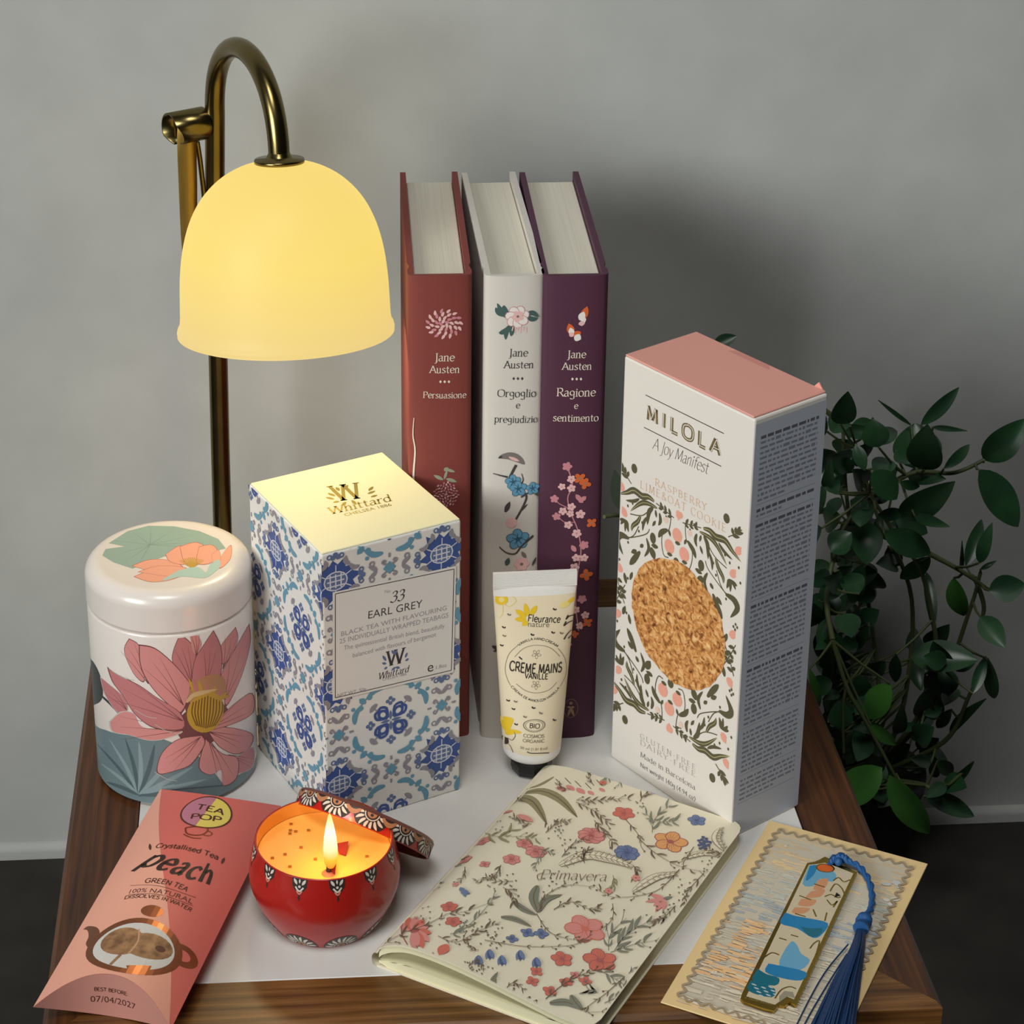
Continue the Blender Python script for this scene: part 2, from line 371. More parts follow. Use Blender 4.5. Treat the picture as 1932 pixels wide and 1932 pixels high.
# ------------------------------------------------------------------ the setting
FL = -.169; WY = .085
wall_m = noisemat('wall_paint', [(.35, (174, 175, 172)), (.65, (181, 182, 179))], (26, 26, 26), .85, 8, .25, .0012, spec=.2)
floor_m = noisemat('dark_floor', [(.3, (44, 42, 39)), (.7, (56, 54, 50))], (30, 30, 30), .8, 6, .3, .001, spec=.2)
b = MB(); b.rbox(-2.2, 2.2, WY, WY + .1, FL - .1, 2.3, wall_m, 0); tag(b.build('wall_back'), kind='structure')
b = MB(); b.rbox(-2.2, 2.2, -2.2, WY + .1, FL - .1, FL, floor_m, 0); tag(b.build('floor'), kind='structure')
b = MB(); rows = []
for k in range(7):
    a = k / 6 * math.pi / 2; rows.append([(x, WY + .0003 - .004 * math.cos(a), FL + .004 + .004 * math.sin(a)) for x in (-2.2, 2.2)])
b.grid([[(-2.2, WY - .0037, FL), (2.2, WY - .0037, FL)]] + rows, wall_m); tag(b.build('baseboard_back'), kind='structure')

# ------------------------------------------------------------------ side table
XL, XR, YF, YB = -.1286, .1813, -.2549, .049
WXL, WXR, WYF, WYB = -.1018, .1554, -.2281, .0224
wood_x = noisemat('walnut_along_x', [(.3, (70, 42, 18)), (.5, (104, 68, 32)), (.7, (134, 92, 48))], (14, 420, 420), .32, 5, .15, .0003, spec=.5)  # golden lamplight along the front put into the walnut tone
wood_y = noisemat('walnut_along_y', [(.3, (54, 28, 12)), (.5, (78, 44, 20)), (.7, (98, 58, 28))], (420, 14, 420), .32, 5, .15, .0003, spec=.5)  # same walnut toned darker, side shade put into the colour
wood_z = noisemat('walnut_upright', [(.25, (80, 48, 24)), (.75, (128, 82, 46))], (300, 300, 14), .4, 5, .15, .0004)
white_top = noisemat('white_laminate', [(.3, (214, 212, 208)), (.7, (220, 218, 214))], (40, 40, 40), .32, 3, spec=.45)
table = thing('side_table', 'low square wooden table with a white inset top carrying all the boxes and books', 'table', (0, 0, 0))
b = MB(); e = .0018
def rimb(p, q, r, s, mt):
    f = lambda a: (a[0] + (e if a[0] < 0 else -e), a[1] + (e if a[1] < -.1 else -e))
    p2, q2 = f(p), f(q)
    o = [p2, q2, r, s]
    b.face([(a[0], a[1], 0) for a in o], mt); b.face([(a[0], a[1], -.02) for a in (p, q, r, s)][::-1], mt)
    b.face([(p[0], p[1], -e), (q[0], q[1], -e), (q2[0], q2[1], 0), (p2[0], p2[1], 0)], mt)
    b.face([(p[0], p[1], -.02), (q[0], q[1], -.02), (q[0], q[1], -e), (p[0], p[1], -e)], mt)
    b.face([(s[0], s[1], -.02), (r[0], r[1], -.02), (r[0], r[1], 0), (s[0], s[1], 0)], mt)
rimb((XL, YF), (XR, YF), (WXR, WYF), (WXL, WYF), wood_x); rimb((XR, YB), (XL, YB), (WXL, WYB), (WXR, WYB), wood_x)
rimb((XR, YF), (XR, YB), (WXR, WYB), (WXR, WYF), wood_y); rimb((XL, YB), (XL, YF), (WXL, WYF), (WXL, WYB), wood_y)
b.build('tabletop_frame', table)
b = MB(); b.rbox(WXL + .0004, WXR - .0004, WYF + .0004, WYB - .0004, -.02, 0, white_top, .0003, 1); b.build('inset_panel', table)['label'] = 'smooth white panel set into the wooden frame'
b = MB(); q = .012
b.rbox(XL + q, XR - q, YF + q, YF + q + .014, -.05, -.02, wood_x, .001); b.rbox(XL + q, XR - q, YB - q - .014, YB - q, -.05, -.02, wood_x, .001)
b.rbox(XL + q, XL + q + .014, YF + q + .014, YB - q - .014, -.05, -.02, wood_y, .001); b.rbox(XR - q - .014, XR - q, YF + q + .014, YB - q - .014, -.05, -.02, wood_y, .001)
b.build('apron', table)
for x in (XL + .028, XR - .058):
    for y in (YF + .028, YB - .058):
        b = MB(); b.rbox(x, x + .03, y, y + .03, FL, -.02, wood_z, .002); b.build('leg', table)

# ------------------------------------------------------------------ books
page_m = noisemat('page_edges', [(.3, (208, 202, 186)), (.5, (214, 208, 192)), (.7, (218, 213, 198))], (1500, 12, 1500), .8, 3, .12, .0001, spec=.15)
def cloth(n, c): return mat(n, c, .62, spec=.3, bump=(2600, 2600, 2600, .35, .0002))
red_c, white_c, plum_c = cloth('terracotta_cloth', (126, 60, 54)), cloth('cream_cloth', (206, 200, 192)), cloth('plum_cloth', (78, 44, 62))
pink1, pink2 = mat('blush_ink', (222, 178, 176), .6), mat('rose_ink', (196, 130, 138), .6)
cream_i, grey_i, dark_i, green_i = mat('cream_ink', (226, 214, 196), .6), mat('grey_ink', (120, 112, 108), .6), mat('charcoal_ink', (70, 64, 64), .6), mat('sage_ink', (66, 92, 88), .6)
blue_i, blue_d, white_i = mat('sky_ink', (96, 148, 178), .6), mat('teal_line_ink', (44, 86, 108), .6), mat('white_ink', (226, 220, 212), .6)
orange_i, sage_l, twig_i, gold_i = mat('orange_ink', (206, 98, 48), .6), mat('pale_green_ink', (150, 150, 128), .6), mat('twig_ink', (96, 78, 66), .6), mat('dull_gold_ink', (150, 120, 96), .5)
BD, BH = .1184, .205
def book(label, loc, rz, w, mt):
    t = thing('hardback_book', label, 'book', loc, rz, 'hardback novels standing in a row'); T = TM(loc, rz)
    H = lambda u, v=0: .0011 * (1 - (2 * u / w - 1) ** 2)
    tk = .0024
    out = [(0, BD), (0, .013), (.0007, .0105), (.0007, .0085), (0, .006), (0, .002), (.0006, .0006), (.002, 0)] + [(.002 + (w - .004) * k / 8, -H(.002 + (w - .004) * k / 8)) for k in range(1, 8)]
    out += [(w - .002, 0), (w - .0006, .0006), (w, .002), (w, .006), (w - .0007, .0085), (w - .0007, .0105), (w, .013), (w, BD)]
    inn = [(min(max(x, tk), w - tk), max(y, tk * .6)) for x, y in out]
    inn[0] = (tk, BD); inn[-1] = (w - tk, BD)
    b = MB(); n = len(out)
    b.grid([[(x, y, z) for x, y in out] for z in (0, .0007, BH - .0007, BH)], mt, True)
    b.grid([[(x, y, z) for x, y in inn] for z in (BH, 0)], mt, False)
    for z, rev in ((BH, 0), (0, 1)):
        for k in range(n - 1):
            f = [(*out[k], z), (*out[k + 1], z), (*inn[k + 1], z), (*inn[k], z)]; b.face(f[::-1] if rev else f, mt)
    b.face([(0, BD, 0), (tk, BD, 0), (tk, BD, BH), (0, BD, BH)], mt); b.face([(w - tk, BD, 0), (w, BD, 0), (w, BD, BH), (w - tk, BD, BH)], mt)
    p = MB(); x0, x1, y0, y1, z1 = tk + .0002, w - tk - .0002, tk, BD - .004, BH - .0032
    p.rbox(x0, x1, y0, y1, .003, z1, page_m, .0004, 1); p.build('page_block', t)
    S = Flat((0, 0, 0), (1, 0, 0), (0, 0, 1), T, lambda u, v: H(min(max(u, 0), w)), (.0012, None))
    return t, b, Draw(b, S, S.px, .000226, clip=(.0003, .001, w - .0003, BH - .001), h0=8e-5), T
def lines(D, L, mt):
    for s, x0, x1, y in L: D.text(s, [(x0, y), (x1, y)], mt, style='serif')
def dots(D, x, y, mt):
    for k in (-1, 0, 1): D.poly([(x + 8 * k - 2.6, y), (x + 8 * k, y + 3), (x + 8 * k + 2.6, y), (x + 8 * k, y - 3)], mt)
# terracotta
t, b, D, T = book('terracotta hardback book with a pink chrysanthemum on its spine, titled Persuasione', (.0073, -.0782, 0), -.0299, .0245, red_c)
for rr, n in ((31, 15), (23, 12), (14, 9), (6, 5)):
    for k in range(n):
        a = k * 2 * math.pi / n + rr; u = 838 + rr * math.cos(a); v = 611 + rr * .78 * math.sin(a)
        D.leaf([(u - 5 * math.cos(a + .7), v - 5 * math.sin(a + .7)), (u + 2 * math.sin(a), v - 2 * math.cos(a)), (u + 5 * math.cos(a + .2), v + 5 * math.sin(a + .2))], 5, pink1 if (k % 3) else pink2, 3)
lines(D, [('Jane', 820, 858, 681), ('Austen', 809, 867, 703), ('Persuasione', 798, 880, 750)], cream_i); dots(D, 839, 720, cream_i)
for p, q_, w_ in (((858, 890), (838, 884), 6), ((836, 905), (818, 896), 7), ((842, 903), (862, 909), 7), ((838, 888), (846, 882), 8), ((838, 904), (844, 886), 5)): D.leaf([p, q_], w_, sage_l, 4)
for k in range(60):
    a, rr = k * 2.4, 3 * k ** .5; D.ell((842 + rr * math.cos(a), 932 + rr * math.sin(a)), 2.6, 1.6, (pink1, pink2, pink2)[k % 3], a, 7)
D.rib([(781, 788), (779, 820), (783, 850), (780, 900), (783, 960)], 4, cream_i, t0=.3)
for k, (x, y) in enumerate(((846, 1010), (836, 1060), (850, 1120), (838, 1180), (846, 1260))): D.flower((x, y), 12, 6, pink2, pink1, k); D.leaf([(x, y + 14), (x - 14, y + 26)], 8, sage_l)
b.build('cover', t)
# cream
t, b, D, T = book('cream hardback book with blue flowers and a bird on its spine, titled Orgoglio e pregiudizio', (.0364, -.0807, 0), -.0045, .0229, white_c)
for L_ in ([(963, 601), (948, 590), (938, 572)], [(963, 600), (952, 584), (951, 576)], [(955, 596), (941, 590), (935, 580)], [(966, 612), (956, 624), (954, 641)], [(966, 614), (950, 626), (941, 628)], [(966, 614), (966, 624), (964, 634)], [(992, 595), (1004, 590), (1016, 598)], [(994, 596), (1004, 602), (1014, 600)]): D.leaf(L_, 9, green_i)
D.flower((976, 598), 20, 7, white_i, pink1, .3, ol=pink2); D.flower((977, 597), 11, 5, pink1, grey_i, .8)
for k in range(6): D.rib([(968 + k * 5, 616), (966 + k * 5.4, 624 + (k % 2) * 4)], 2, pink1, 0)
lines(D, [('Jane', 960, 996, 672), ('Austen', 949, 1006, 694), ('Orgoglio', 938, 1011, 748), ('e', 973, 981, 770), ('pregiudizio', 932, 1014, 796)], dark_i); dots(D, 977, 714, dark_i)
D.leaf([(943, 862), (962, 860), (978, 866), (990, 876)], 15, grey_i); D.leaf([(960, 862), (980, 870)], 6, pink1); D.leaf([(948, 861), (940, 864)], 5, dark_i)
D.rib([(974, 877), (967, 890), (962, 904), (976, 915), (986, 926), (993, 940), (976, 975), (964, 990)], 5, dark_i, t1=.7); D.rib([(930, 893), (945, 897), (958, 900)], 4, dark_i, t0=.3); D.rib([(984, 893), (987, 905), (982, 915)], 3.5, dark_i, t0=.3); D.rib([(983, 938), (1002, 928), (1016, 935)], 3, dark_i)
D.leaf([(953, 966), (962, 946)], 9, dark_i); D.leaf([(978, 968), (996, 950)], 4, dark_i); D.ell((965, 986), 10, 10, pink1)
def bfl(x, y, r): D.flower((x, y), r, 5, blue_i, blue_d, .4, ol=blue_d); [D.rib([(x, y), (x + r * .55 * math.cos(.4 + a * 1.2566), y - r * .55 * math.sin(.4 + a * 1.2566))], 1.6, blue_d, 0) for a in range(5)]
bfl(968, 909, 14); bfl(978, 922, 15); bfl(1005, 921, 12); bfl(977, 1017, 20)
D.rib([(942, 1031), (955, 1042), (972, 1044), (984, 1030), (1006, 1010)], 4, dark_i, t0=.4); D.flower((984, 1064), 14, 6, pink1, grey_i); D.leaf([(955, 1066), (960, 1052)], 9, green_i); D.leaf([(1004, 1066), (1012, 1050)], 4, dark_i); D.leaf([(992, 1052), (984, 1040)], 7, grey_i)
D.leaf([(958, 1214), (940, 1222), (928, 1218)], 9, dark_i); D.leaf([(950, 1226), (930, 1228)], 6, dark_i); D.leaf([(952, 1218), (945, 1208)], 4, dark_i)
b.build('cover', t)
# plum
t, b, D, T = book('dark plum hardback book with butterflies on its spine, titled Ragione e sentimento', (.0582, -.0817, 0), -.0283, .0252, plum_c)
for p, q_, w_, mt in (((1098, 604), (1108, 578), 13, orange_i), ((1094, 604), (1102, 588), 12, white_i), ((1096, 604), (1106, 602), 13, white_i), ((1097, 606), (1098, 615), 11, pink1), ((1080, 632), (1073, 610), 13, orange_i), ((1080, 633), (1076, 618), 10, white_i), ((1082, 634), (1096, 626), 12, orange_i), ((1084, 634), (1096, 640), 14, white_i), ((1082, 634), (1074, 628), 9, pink1)): D.leaf([p, q_], w_, mt)
lines(D, [('Jane', 1070, 1106, 675), ('Austen', 1059, 1116, 697), ('Ragione', 1050, 1124, 747), ('e', 1083, 1091, 771), ('sentimento', 1043, 1129, 794)], cream_i); dots(D, 1088, 715, cream_i)
D.rib([(1072, 885), (1080, 915), (1071, 940), (1078, 970), (1090, 1000), (1096, 1040), (1090, 1080), (1086, 1140), (1092, 1190)], 2, pink2); D.rib([(1072, 958), (1055, 950), (1046, 940)], 1.5, pink2); D.rib([(1084, 985), (1066, 985), (1052, 974)], 1.5, pink2)
for k, (x, y, r) in enumerate(((1070, 880, 9), (1078, 904, 8), (1060, 918, 7), (1078, 921, 8), (1046, 941, 8), (1078, 956, 8), (1062, 964, 8), (1076, 969, 7), (1050, 974, 8), (1095, 970, 9), (1072, 990, 8), (1088, 1006, 9), (1102, 1028, 9), (1087, 1052, 8), (1102, 1052, 8), (1084, 1070, 9), (1098, 1130, 9), (1086, 1150, 8), (1104, 1160, 8), (1094, 1180, 8), (1072, 1215, 7))): D.flower((x, y), r, 5, pink1 if k % 4 else pink2, pink2, k)
for x, y, r in ((1094, 902, 11), (1104, 912, 11), (1116, 986, 10), (1106, 1084, 12), (1108, 1174, 10), (1084, 1196, 8)): D.flower((x, y), r, 4, orange_i, gold_i, x)
for p, q_ in (((1096, 944), (1086, 932)), ((1096, 944), (1106, 936)), ((1092, 940), (1100, 948)), ((1086, 1040), (1078, 1028))): D.leaf([p, q_], 9, pink2)
D.ell((1077, 1336), 13, 20, gold_i, 0, 20, .9); D.ell((1077, 1326), 3, 3.5, gold_i)
for q_ in ((1070, 1333), (1084, 1333), (1071, 1351), (1083, 1351)): D.leaf([(1077, 1334), q_], 5, gold_i)
b.build('cover', t)

# ------------------------------------------------------------------ blue tiled tea carton
WB = ((-.0284, -.141, 0), .4257, .0585, .0652, .1211)
loc, rz, w_, d_, h_ = WB; T = TM(loc, rz)
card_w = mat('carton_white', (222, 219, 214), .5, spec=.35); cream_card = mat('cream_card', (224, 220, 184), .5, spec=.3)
navy, teal, grey, slate, lilac = mat('navy_print', (60, 84, 144), .5), mat('teal_print', (98, 148, 172), .5), mat('grey_print', (142, 138, 146), .5), mat('slate_print', (92, 112, 152), .5), mat('pale_print', (206, 206, 214), .5)
ink, foil = mat('black_print', (62, 58, 62), .55), mat('gold_foil', (190, 172, 96), .25, metal=.8)
tea = thing('tea_carton', 'blue and white tile-patterned tea carton with a pale yellow top and Earl Grey label', 'box', loc, rz)
b = MB(); b.rbox(0, w_, 0, d_, 0, h_ - .0006, card_w, .0007, 2)
def tiles(S, W, H, u0, v0, off):
    c = .0445
    for i in range(-1, 3):
        for j in range(-3, 4):
            D = Draw(b, S, lambda x, y: (u0 + (x + i) * c, v0 + (y + j) * c), c, clip=(0, .0004, W, H - .0005))
            D.star((0, 0), [.25, .17, .2, .15, .225, .155, .2, .16], 24, navy, .12)
            for k in range(6): a = k * 1.047 + .5; D.rib([(.1 * math.cos(a), .08 * math.sin(a)), (.17 * math.cos(a), .15 * math.sin(a))], .009, lilac, 0)
            D.ell((0, 0), .112, .092, lilac); D.ell((0, 0), .1, .08, slate)
            for k in (-1, 0, 1): D.rib([(-.08, .045 * k), (.08, .045 * k)], .012, lilac, 0); D.rib([(.05 * k, -.065), (.05 * k, .065)], .012, lilac, 0)
            for k in range(4):
                q = k * math.pi / 2; R_ = lambda x, y: (.5 + x * math.cos(q) - y * math.sin(q), .5 + x * math.sin(q) + y * math.cos(q))
                D.leaf([R_(.2, .13), R_(.17, .17), R_(.13, .2)], .05, grey, 3); D.poly([R_(.1, .12), R_(.17, .17), R_(.12, .1)], grey)
                D.ell(R_(.075, .075), .06, .05, navy, q + .8, 10, .03); D.rib([R_(.03, .03), R_(.04, .13), R_(.1, .15), R_(.12, .11)], .026, navy, 3); D.rib([R_(.03, .03), R_(.13, .04), R_(.15, .1), R_(.11, .12)], .026, navy, 3)
                D.leaf([R_(0, .01), R_(.0, .1)], .03, slate, 3)
                for x, y in ((0, .17), (.028, .195), (-.028, .195), (0, .222)): D.ell(R_(x, y), .02, .02, slate, 0, 7)
                D.leaf([R_(.345, .06), R_(.34, .15), R_(.27, .24)], .055, teal, 4); D.leaf([R_(.06, .345), R_(.15, .34), R_(.24, .27)], .055, teal, 4)
                D.leaf([R_(.24, .24), R_(.3, .3)], .06, teal, 3); D.ell(R_(.2, .285), .025, .025, teal, 0, 7); D.ell(R_(.285, .2), .025, .025, teal, 0, 7); D.ell(R_(.36, .21), .02, .02, teal, 0, 7); D.ell(R_(.21, .36), .02, .02, teal, 0, 7)
                D.rib([R_(.4, 0), R_(.36, .0)], .02, grey, 0); D.poly([R_(.5, -.06), R_(.44, 0), R_(.5, .06), R_(.56, 0)], teal)
                for s in (-1, 1): D.rib([R_(.47, .02 * s), R_(.44, .07 * s), R_(.42, .05 * s), R_(.44, .035 * s)], .018, grey, 3); D.leaf([R_(.5, .12 * s), R_(.47, .15 * s), R_(.44, .2 * s)], .04, grey, 3); D.ell(R_(.425, .165 * s), .028, .028, grey, 0, 10, .014)
                for s in (-1, 1):
                    for x, y in ((.5, .25), (.475, .275), (.525, .275)): D.ell(R_(x, y * s), .024, .024, slate, 0, 7)
                    D.ell(R_(.445, .265 * s), .026, .026, slate, 0, 10, .013)
                D.leaf([R_(.37, .37), R_(.41, .33), R_(.4, .28)], .045, grey, 3); D.leaf([R_(.37, .37), R_(.33, .41), R_(.28, .4)], .045, grey, 3)
SF = Flat((0, 0, 0), (1, 0, 0), (0, 0, 1), T); SS = Flat((0, d_, 0), (0, -1, 0), (0, 0, 1), T)
u0, v0 = SF.px(637, 1292); u1, _ = SF.px(842, 1245)
tiles(SF, w_, h_, u0, v0, 0); us, vs = SS.px(526, 1228); tiles(SS, d_, h_, us, vs, 0)
D = Draw(b, SF, SF.px, .000222, h0=9e-4 * .3)
L4 = [(627, 1117), (860, 1067), (855, 1268), (627, 1322)]; D.poly(L4, card_w)
I4 = [(632, 1120), (856, 1073), (851, 1264), (632, 1316)]
for i in range(4): D.rib([I4[i - 1], I4[i]], 1.6, ink, 0)
D.text('No', [(725, 1119), (736, 1117)], grey); D.text('33', [(735, 1137), (763, 1131)], ink, style='italic')
D.text('EARL GREY', [(694, 1167), (796, 1145)], ink)
D.text('BLACK TEA WITH FLAVOURING', [(643, 1200), (842, 1150)], grey, .9); D.text('25 INDIVIDUALLY WRAPPED TEABAGS', [(640, 1214), (845, 1164)], grey, 1.1)
D.text('The quintessential British blend, beautifully', [(648, 1226), (838, 1184)], grey, 1.1); D.text('balanced with flavours of bergamot', [(665, 1240), (822, 1200)], grey, 1.1)
D.text('W', [(726, 1257), (764, 1248)], ink, style='bold')
for p, q_ in (((728, 1246), (721, 1236)), ((728, 1252), (720, 1250)), ((730, 1258), (724, 1262)), ((764, 1240), (768, 1230)), ((764, 1246), (771, 1242)), ((744, 1234), (738, 1226)), ((744, 1234), (749, 1224)), ((746, 1258), (738, 1264)), ((746, 1258), (754, 1260))): D.leaf([p, q_], 5, slate)
D.text('Whittard', [(714, 1281), (772, 1266)], ink, style='italic'); D.text('CHELSEA 1886', [(721, 1284), (766, 1273)], grey)
D.text('NET WT. 50g', [(636, 1315), (690, 1302)], grey); D.text('e', [(806, 1268), (817, 1265)], ink); D.text('1.8oz', [(822, 1262), (842, 1257)], grey)
b.build('carton', tea)
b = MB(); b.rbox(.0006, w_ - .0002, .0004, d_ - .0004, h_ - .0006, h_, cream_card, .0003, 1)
ST = Flat((0, 0, h_), (1, 0, 0), (0, 1, 0), T); D = Draw(b, ST, ST.px, .00025)
D.text('W', [(630, 946), (692, 938)], foil, style='bold', asp=1.35)
for p, q_ in (((630, 942), (614, 938)), ((632, 936), (618, 930)), ((640, 926), (634, 919)), ((650, 922), (656, 915)), ((694, 932), (708, 926)), ((696, 926), (704, 918)), ((700, 938), (712, 934)), ((664, 944), (672, 952)), ((640, 946), (628, 948)), ((652, 947), (646, 954))): D.leaf([p, q_], 6, foil)
D.text('Whittard', [(626, 970), (744, 944)], foil, style='italic'); D.text('CHELSEA 1886', [(652, 974), (740, 954)], foil, 1)
b.build('lid_flap', tea)['label'] = 'pale yellow top with embossed gold emblem'

# ------------------------------------------------------------------ tall cookie carton
loc, rz, w_, d_, h_ = (.0878, -.0978, 0), -.995, .0698, .0367, .1788; T = TM(loc, rz)
milk = mat('cookie_carton_card', (220, 214, 206), .5, spec=.35); pinkc = mat('salmon_card', (220, 156, 142), .55); side_g = mat('shaded_side_panel', (178, 182, 192), .5)  # side panel is white card, its cool shade put into the colour
olive, oliv_l, peach, peach_l, bronze = mat('olive_print', (86, 82, 58), .55), mat('olive_vein_print', (168, 158, 112), .55), mat('peach_print', (224, 158, 138), .55), mat('pale_peach_print', (222, 194, 178), .55), mat('bronze_print', (126, 112, 76), .4, metal=.3)
cookie_m = noisemat('oat_cookie', [(.31, (96, 54, 22)), (.42, (172, 110, 54)), (.53, (208, 148, 84)), (.68, (234, 190, 130))], (420, 420, 420), .7, 10, .9, .0012, dist=.8)
ck = thing('cookie_carton', 'tall white cookie carton with a pink top and printed oat cookie', 'box', loc, rz)
b = MB(); b.rbox(0, w_, 0, d_, 0, h_ - .0008, milk, .0008, 2)
SF = Flat((0, 0, 0), (1, 0, 0), (0, 0, 1), T); SR = Flat((w_, 0, 0), (0, 1, 0), (0, 0, 1), T)
D = Draw(b, SF, SF.px, .00033, clip=(.0008, .001, w_ - .0008, h_ - .002)); D.step = 4e-7
D.rib([(1218, 745), (1366, 818)], 1.1, ink, 0); D.rib([(1215, 806), (1361, 880)], 1.1, ink, 0)
for st_, m_ in (('wide', bronze), ('inline', milk)): D.text('MILOLA', [(1219, 790), (1361, 861)], m_, style=st_, cap=27)
D.text('A Joy Manifest', [(1231, 846), (1338, 896)], ink, style='script', asp=1.25)
D.text('RASPBERRY', [(1236, 915), (1334, 964)], mat('rose_beige_print', (206, 170, 144), .55), style='caps', cap=13); D.text('LIME&OAT COOKIE', [(1208, 920), (1369, 1004)], mat('rose_beige_print', (206, 170, 144), .55), style='caps', cap=14)
for s, p, q_ in (('GLUTEN-FREE', (1208, 1392), (1312, 1453)), ('DAIRY-FREE', (1208, 1404), (1312, 1466))): D.text(s, [p, q_], mat('pale_grey_print', (166, 158, 152), .5), style='caps', cap=9)
D.text('Made in Barcelona', [(1208, 1427), (1312, 1491)], grey_i, style='serif', cap=9); D.text('Net weight 140g (4.94 oz)', [(1208, 1446), (1312, 1512)], grey_i, style='bold', cap=8)
uc = (SF.px(1280, 973)[0] + SF.px(1262, 1372)[0]) / 2; vc = (SF.px(1280, 973)[1] + SF.px(1262, 1372)[1]) / 2
for mx, my in ((1, 1), (-1, 1), (1, -1), (-1, -1)):
    def cv(x, y, mx=mx, my=my):
        u, v = SF.px(x, y); return uc + (u - uc) * mx, vc + (v - vc) * my
    D.conv = cv
    A = lambda pts, w, vein=None: D.leaf(pts, w, olive, vein=vein)
    B_ = lambda pts, w=1.3: D.rib(pts, w, olive)
    B_([(1288, 986), (1323, 996)]); [A([(1294 + 9 * k, 988 + 3 * k), (1299 + 8 * k, 979 + 2.6 * k)], 4) or A([(1292 + 9 * k, 988 + 3 * k), (1300 + 9 * k, 997 + 1.5 * k)], 4) for k in range(3)]
    A([(1327, 997), (1339, 1001), (1351, 1013), (1368, 1020), (1382, 1040), (1398, 1060)], 9, oliv_l); A([(1320, 1003), (1340, 1015), (1354, 1032), (1371, 1066)], 6.5, oliv_l); A([(1328, 1011), (1335, 1028), (1336, 1055)], 6.5)
    B_([(1331, 1015), (1347, 1048), (1371, 1072)]); A([(1350, 1051), (1355, 1070), (1364, 1089), (1365, 1101)], 6, oliv_l); B_([(1331, 1058), (1337, 1075), (1364, 1113), (1374, 1122)]); A([(1315, 1007), (1312, 1019), (1315, 1032)], 5); A([(1323, 1010), (1320, 1022)], 4)
    B_([(1293, 992), (1295, 1018), (1305, 1036), (1306, 1056), (1300, 1074), (1291, 1069)]); A([(1297, 1020), (1308, 1038), (1313, 1054)], 7); A([(1295, 1018), (1291, 1027)], 4)
    D.ell((1323, 1067), 5, 7, olive); A([(1312, 1073), (1325, 1083)], 6); A([(1325, 1088), (1316, 1103)], 10); A([(1335, 1081), (1329, 1096), (1336, 1120)], 5)
    for q_ in ((1371, 1110), (1378, 1117), (1388, 1113), (1391, 1106)): A([(1374, 1093), ((1374 + q_[0]) / 2 + 2, 1100), q_], 5)
    for x, y, a in ((1382, 1080, 0), (1392, 1037, 0), (1381, 1195, 1)):
        for k in (-1, 0, 1): D.leaf([(x - 5, y + 3), (x + 7, y + 2 + 6 * k)], 7, peach)
    B_([(1374, 1013), (1386, 1008), (1400, 1000)]); [A([(1384 + 4 * k, 1009 - 2 * k), (1381 + 8 * k, 995 - 1 * k)], 5) for k in range(3)]; A([(1388, 1006), (1403, 1006)], 5); A([(1382, 1010), (1396, 1014)], 5); D.ell((1371, 978), 5, 6, olive)
    for x, y in ((1368, 1047), (1377, 1062), (1394, 1071), (1351, 1085), (1346, 1062), (1370, 1130), (1397, 1100), (1310, 990), (1302, 1000), (1388, 1178), (1384, 1182), (1391, 1184), (1387, 1188), (1359, 1192), (1364, 1198)): D.ell((x, y), 1.6, 2, olive, 0, 7)
    A([(1369, 1121), (1385, 1132), (1391, 1149), (1378, 1165)], 9); A([(1345, 1120), (1356, 1150), (1363, 1168)], 8); A([(1352, 1126), (1362, 1142)], 6)
    B_([(1388, 1217), (1378, 1236), (1366, 1253)]); [A([(1385 - 6 * k, 1222 + 9 * k), (1374 - 5 * k, 1219 + 11 * k)], 5) or A([(1384 - 6 * k, 1226 + 9 * k), (1389 - 5 * k, 1235 + 9 * k)], 5) for k in range(3)]
    D.ell((1302, 1006), 4, 4, peach_l); A([(1336, 1038), (1343, 1058), (1344, 1076)], 4.5); A([(1321, 1030), (1326, 1046)], 4); A([(1356, 1024), (1366, 1040), (1382, 1056)], 4.5); A([(1340, 1100), (1346, 1112)], 5); B_([(1352, 1076), (1360, 1104), (1372, 1124)]); A([(1372, 1196), (1366, 1212)], 6); A([(1356, 1176), (1360, 1196)], 5)
    if mx == 1:
        for x, y in ((1278, 1010), (1263, 1031), (1291, 1046)):
            D.ell((x, y), 8.2, 9, peach, 0, 18); D.leaf([(x - 4, y + 13), (x + 6, y + 17)], 5, olive); 
        D.ell((1280, 969), 4, 4, peach); D.ell((1284, 972), 4, 4, peach); D.poly([(1275, 971), (1289, 974), (1280, 982)], peach); D.ell((1276, 1061), 5, 6, olive)
D.conv = SF.px; D.clip = None
cu_, cv_ = SF.px(1279, 1177); D.conv = lambda x, y: (cu_ + x, cv_ + y); D.k = 1; D.h += 1e-5
rnd = random.Random(3); D.poly([(.0262 * (1 + rnd.uniform(-.02, .02)) * math.cos(a * .1), .0262 * (1 + rnd.uniform(-.02, .02)) * math.sin(a * .1)) for a in range(63)], cookie_m)
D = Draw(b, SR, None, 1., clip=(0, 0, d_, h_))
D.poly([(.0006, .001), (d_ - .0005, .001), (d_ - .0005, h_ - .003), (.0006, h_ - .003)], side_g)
txt = mat('small_print', (124, 128, 140), .55); D.h += 4e-6; D.hold = True; hd = mat('small_bold_print', (92, 94, 104), .55); rnd = random.Random(5); v = h_ - .009; par = 0
for n, head in ((13, 1), (2, 1), (15, 1), (12, 1), (12, 1), (9, 0), (5, 0)):
    for k in range(n):
        u = .0035; end = d_ - .004 if k < n - 1 else d_ * rnd.uniform(.45, .8)
        while u < end:
            L_ = rnd.uniform(.0008, .0038); D.rib([(u, v), (min(u + L_, end), v)], .00125 if (k == 0 and head) or rnd.random() < .06 else .0009, hd if k == 0 and head else txt, 0); u += L_ + .0007
        v -= .0021
    D.rib([(.003, v + .0004), (d_ - .0035, v + .0004)], .0002, txt, 0); v -= .0021
b.build('carton', ck)
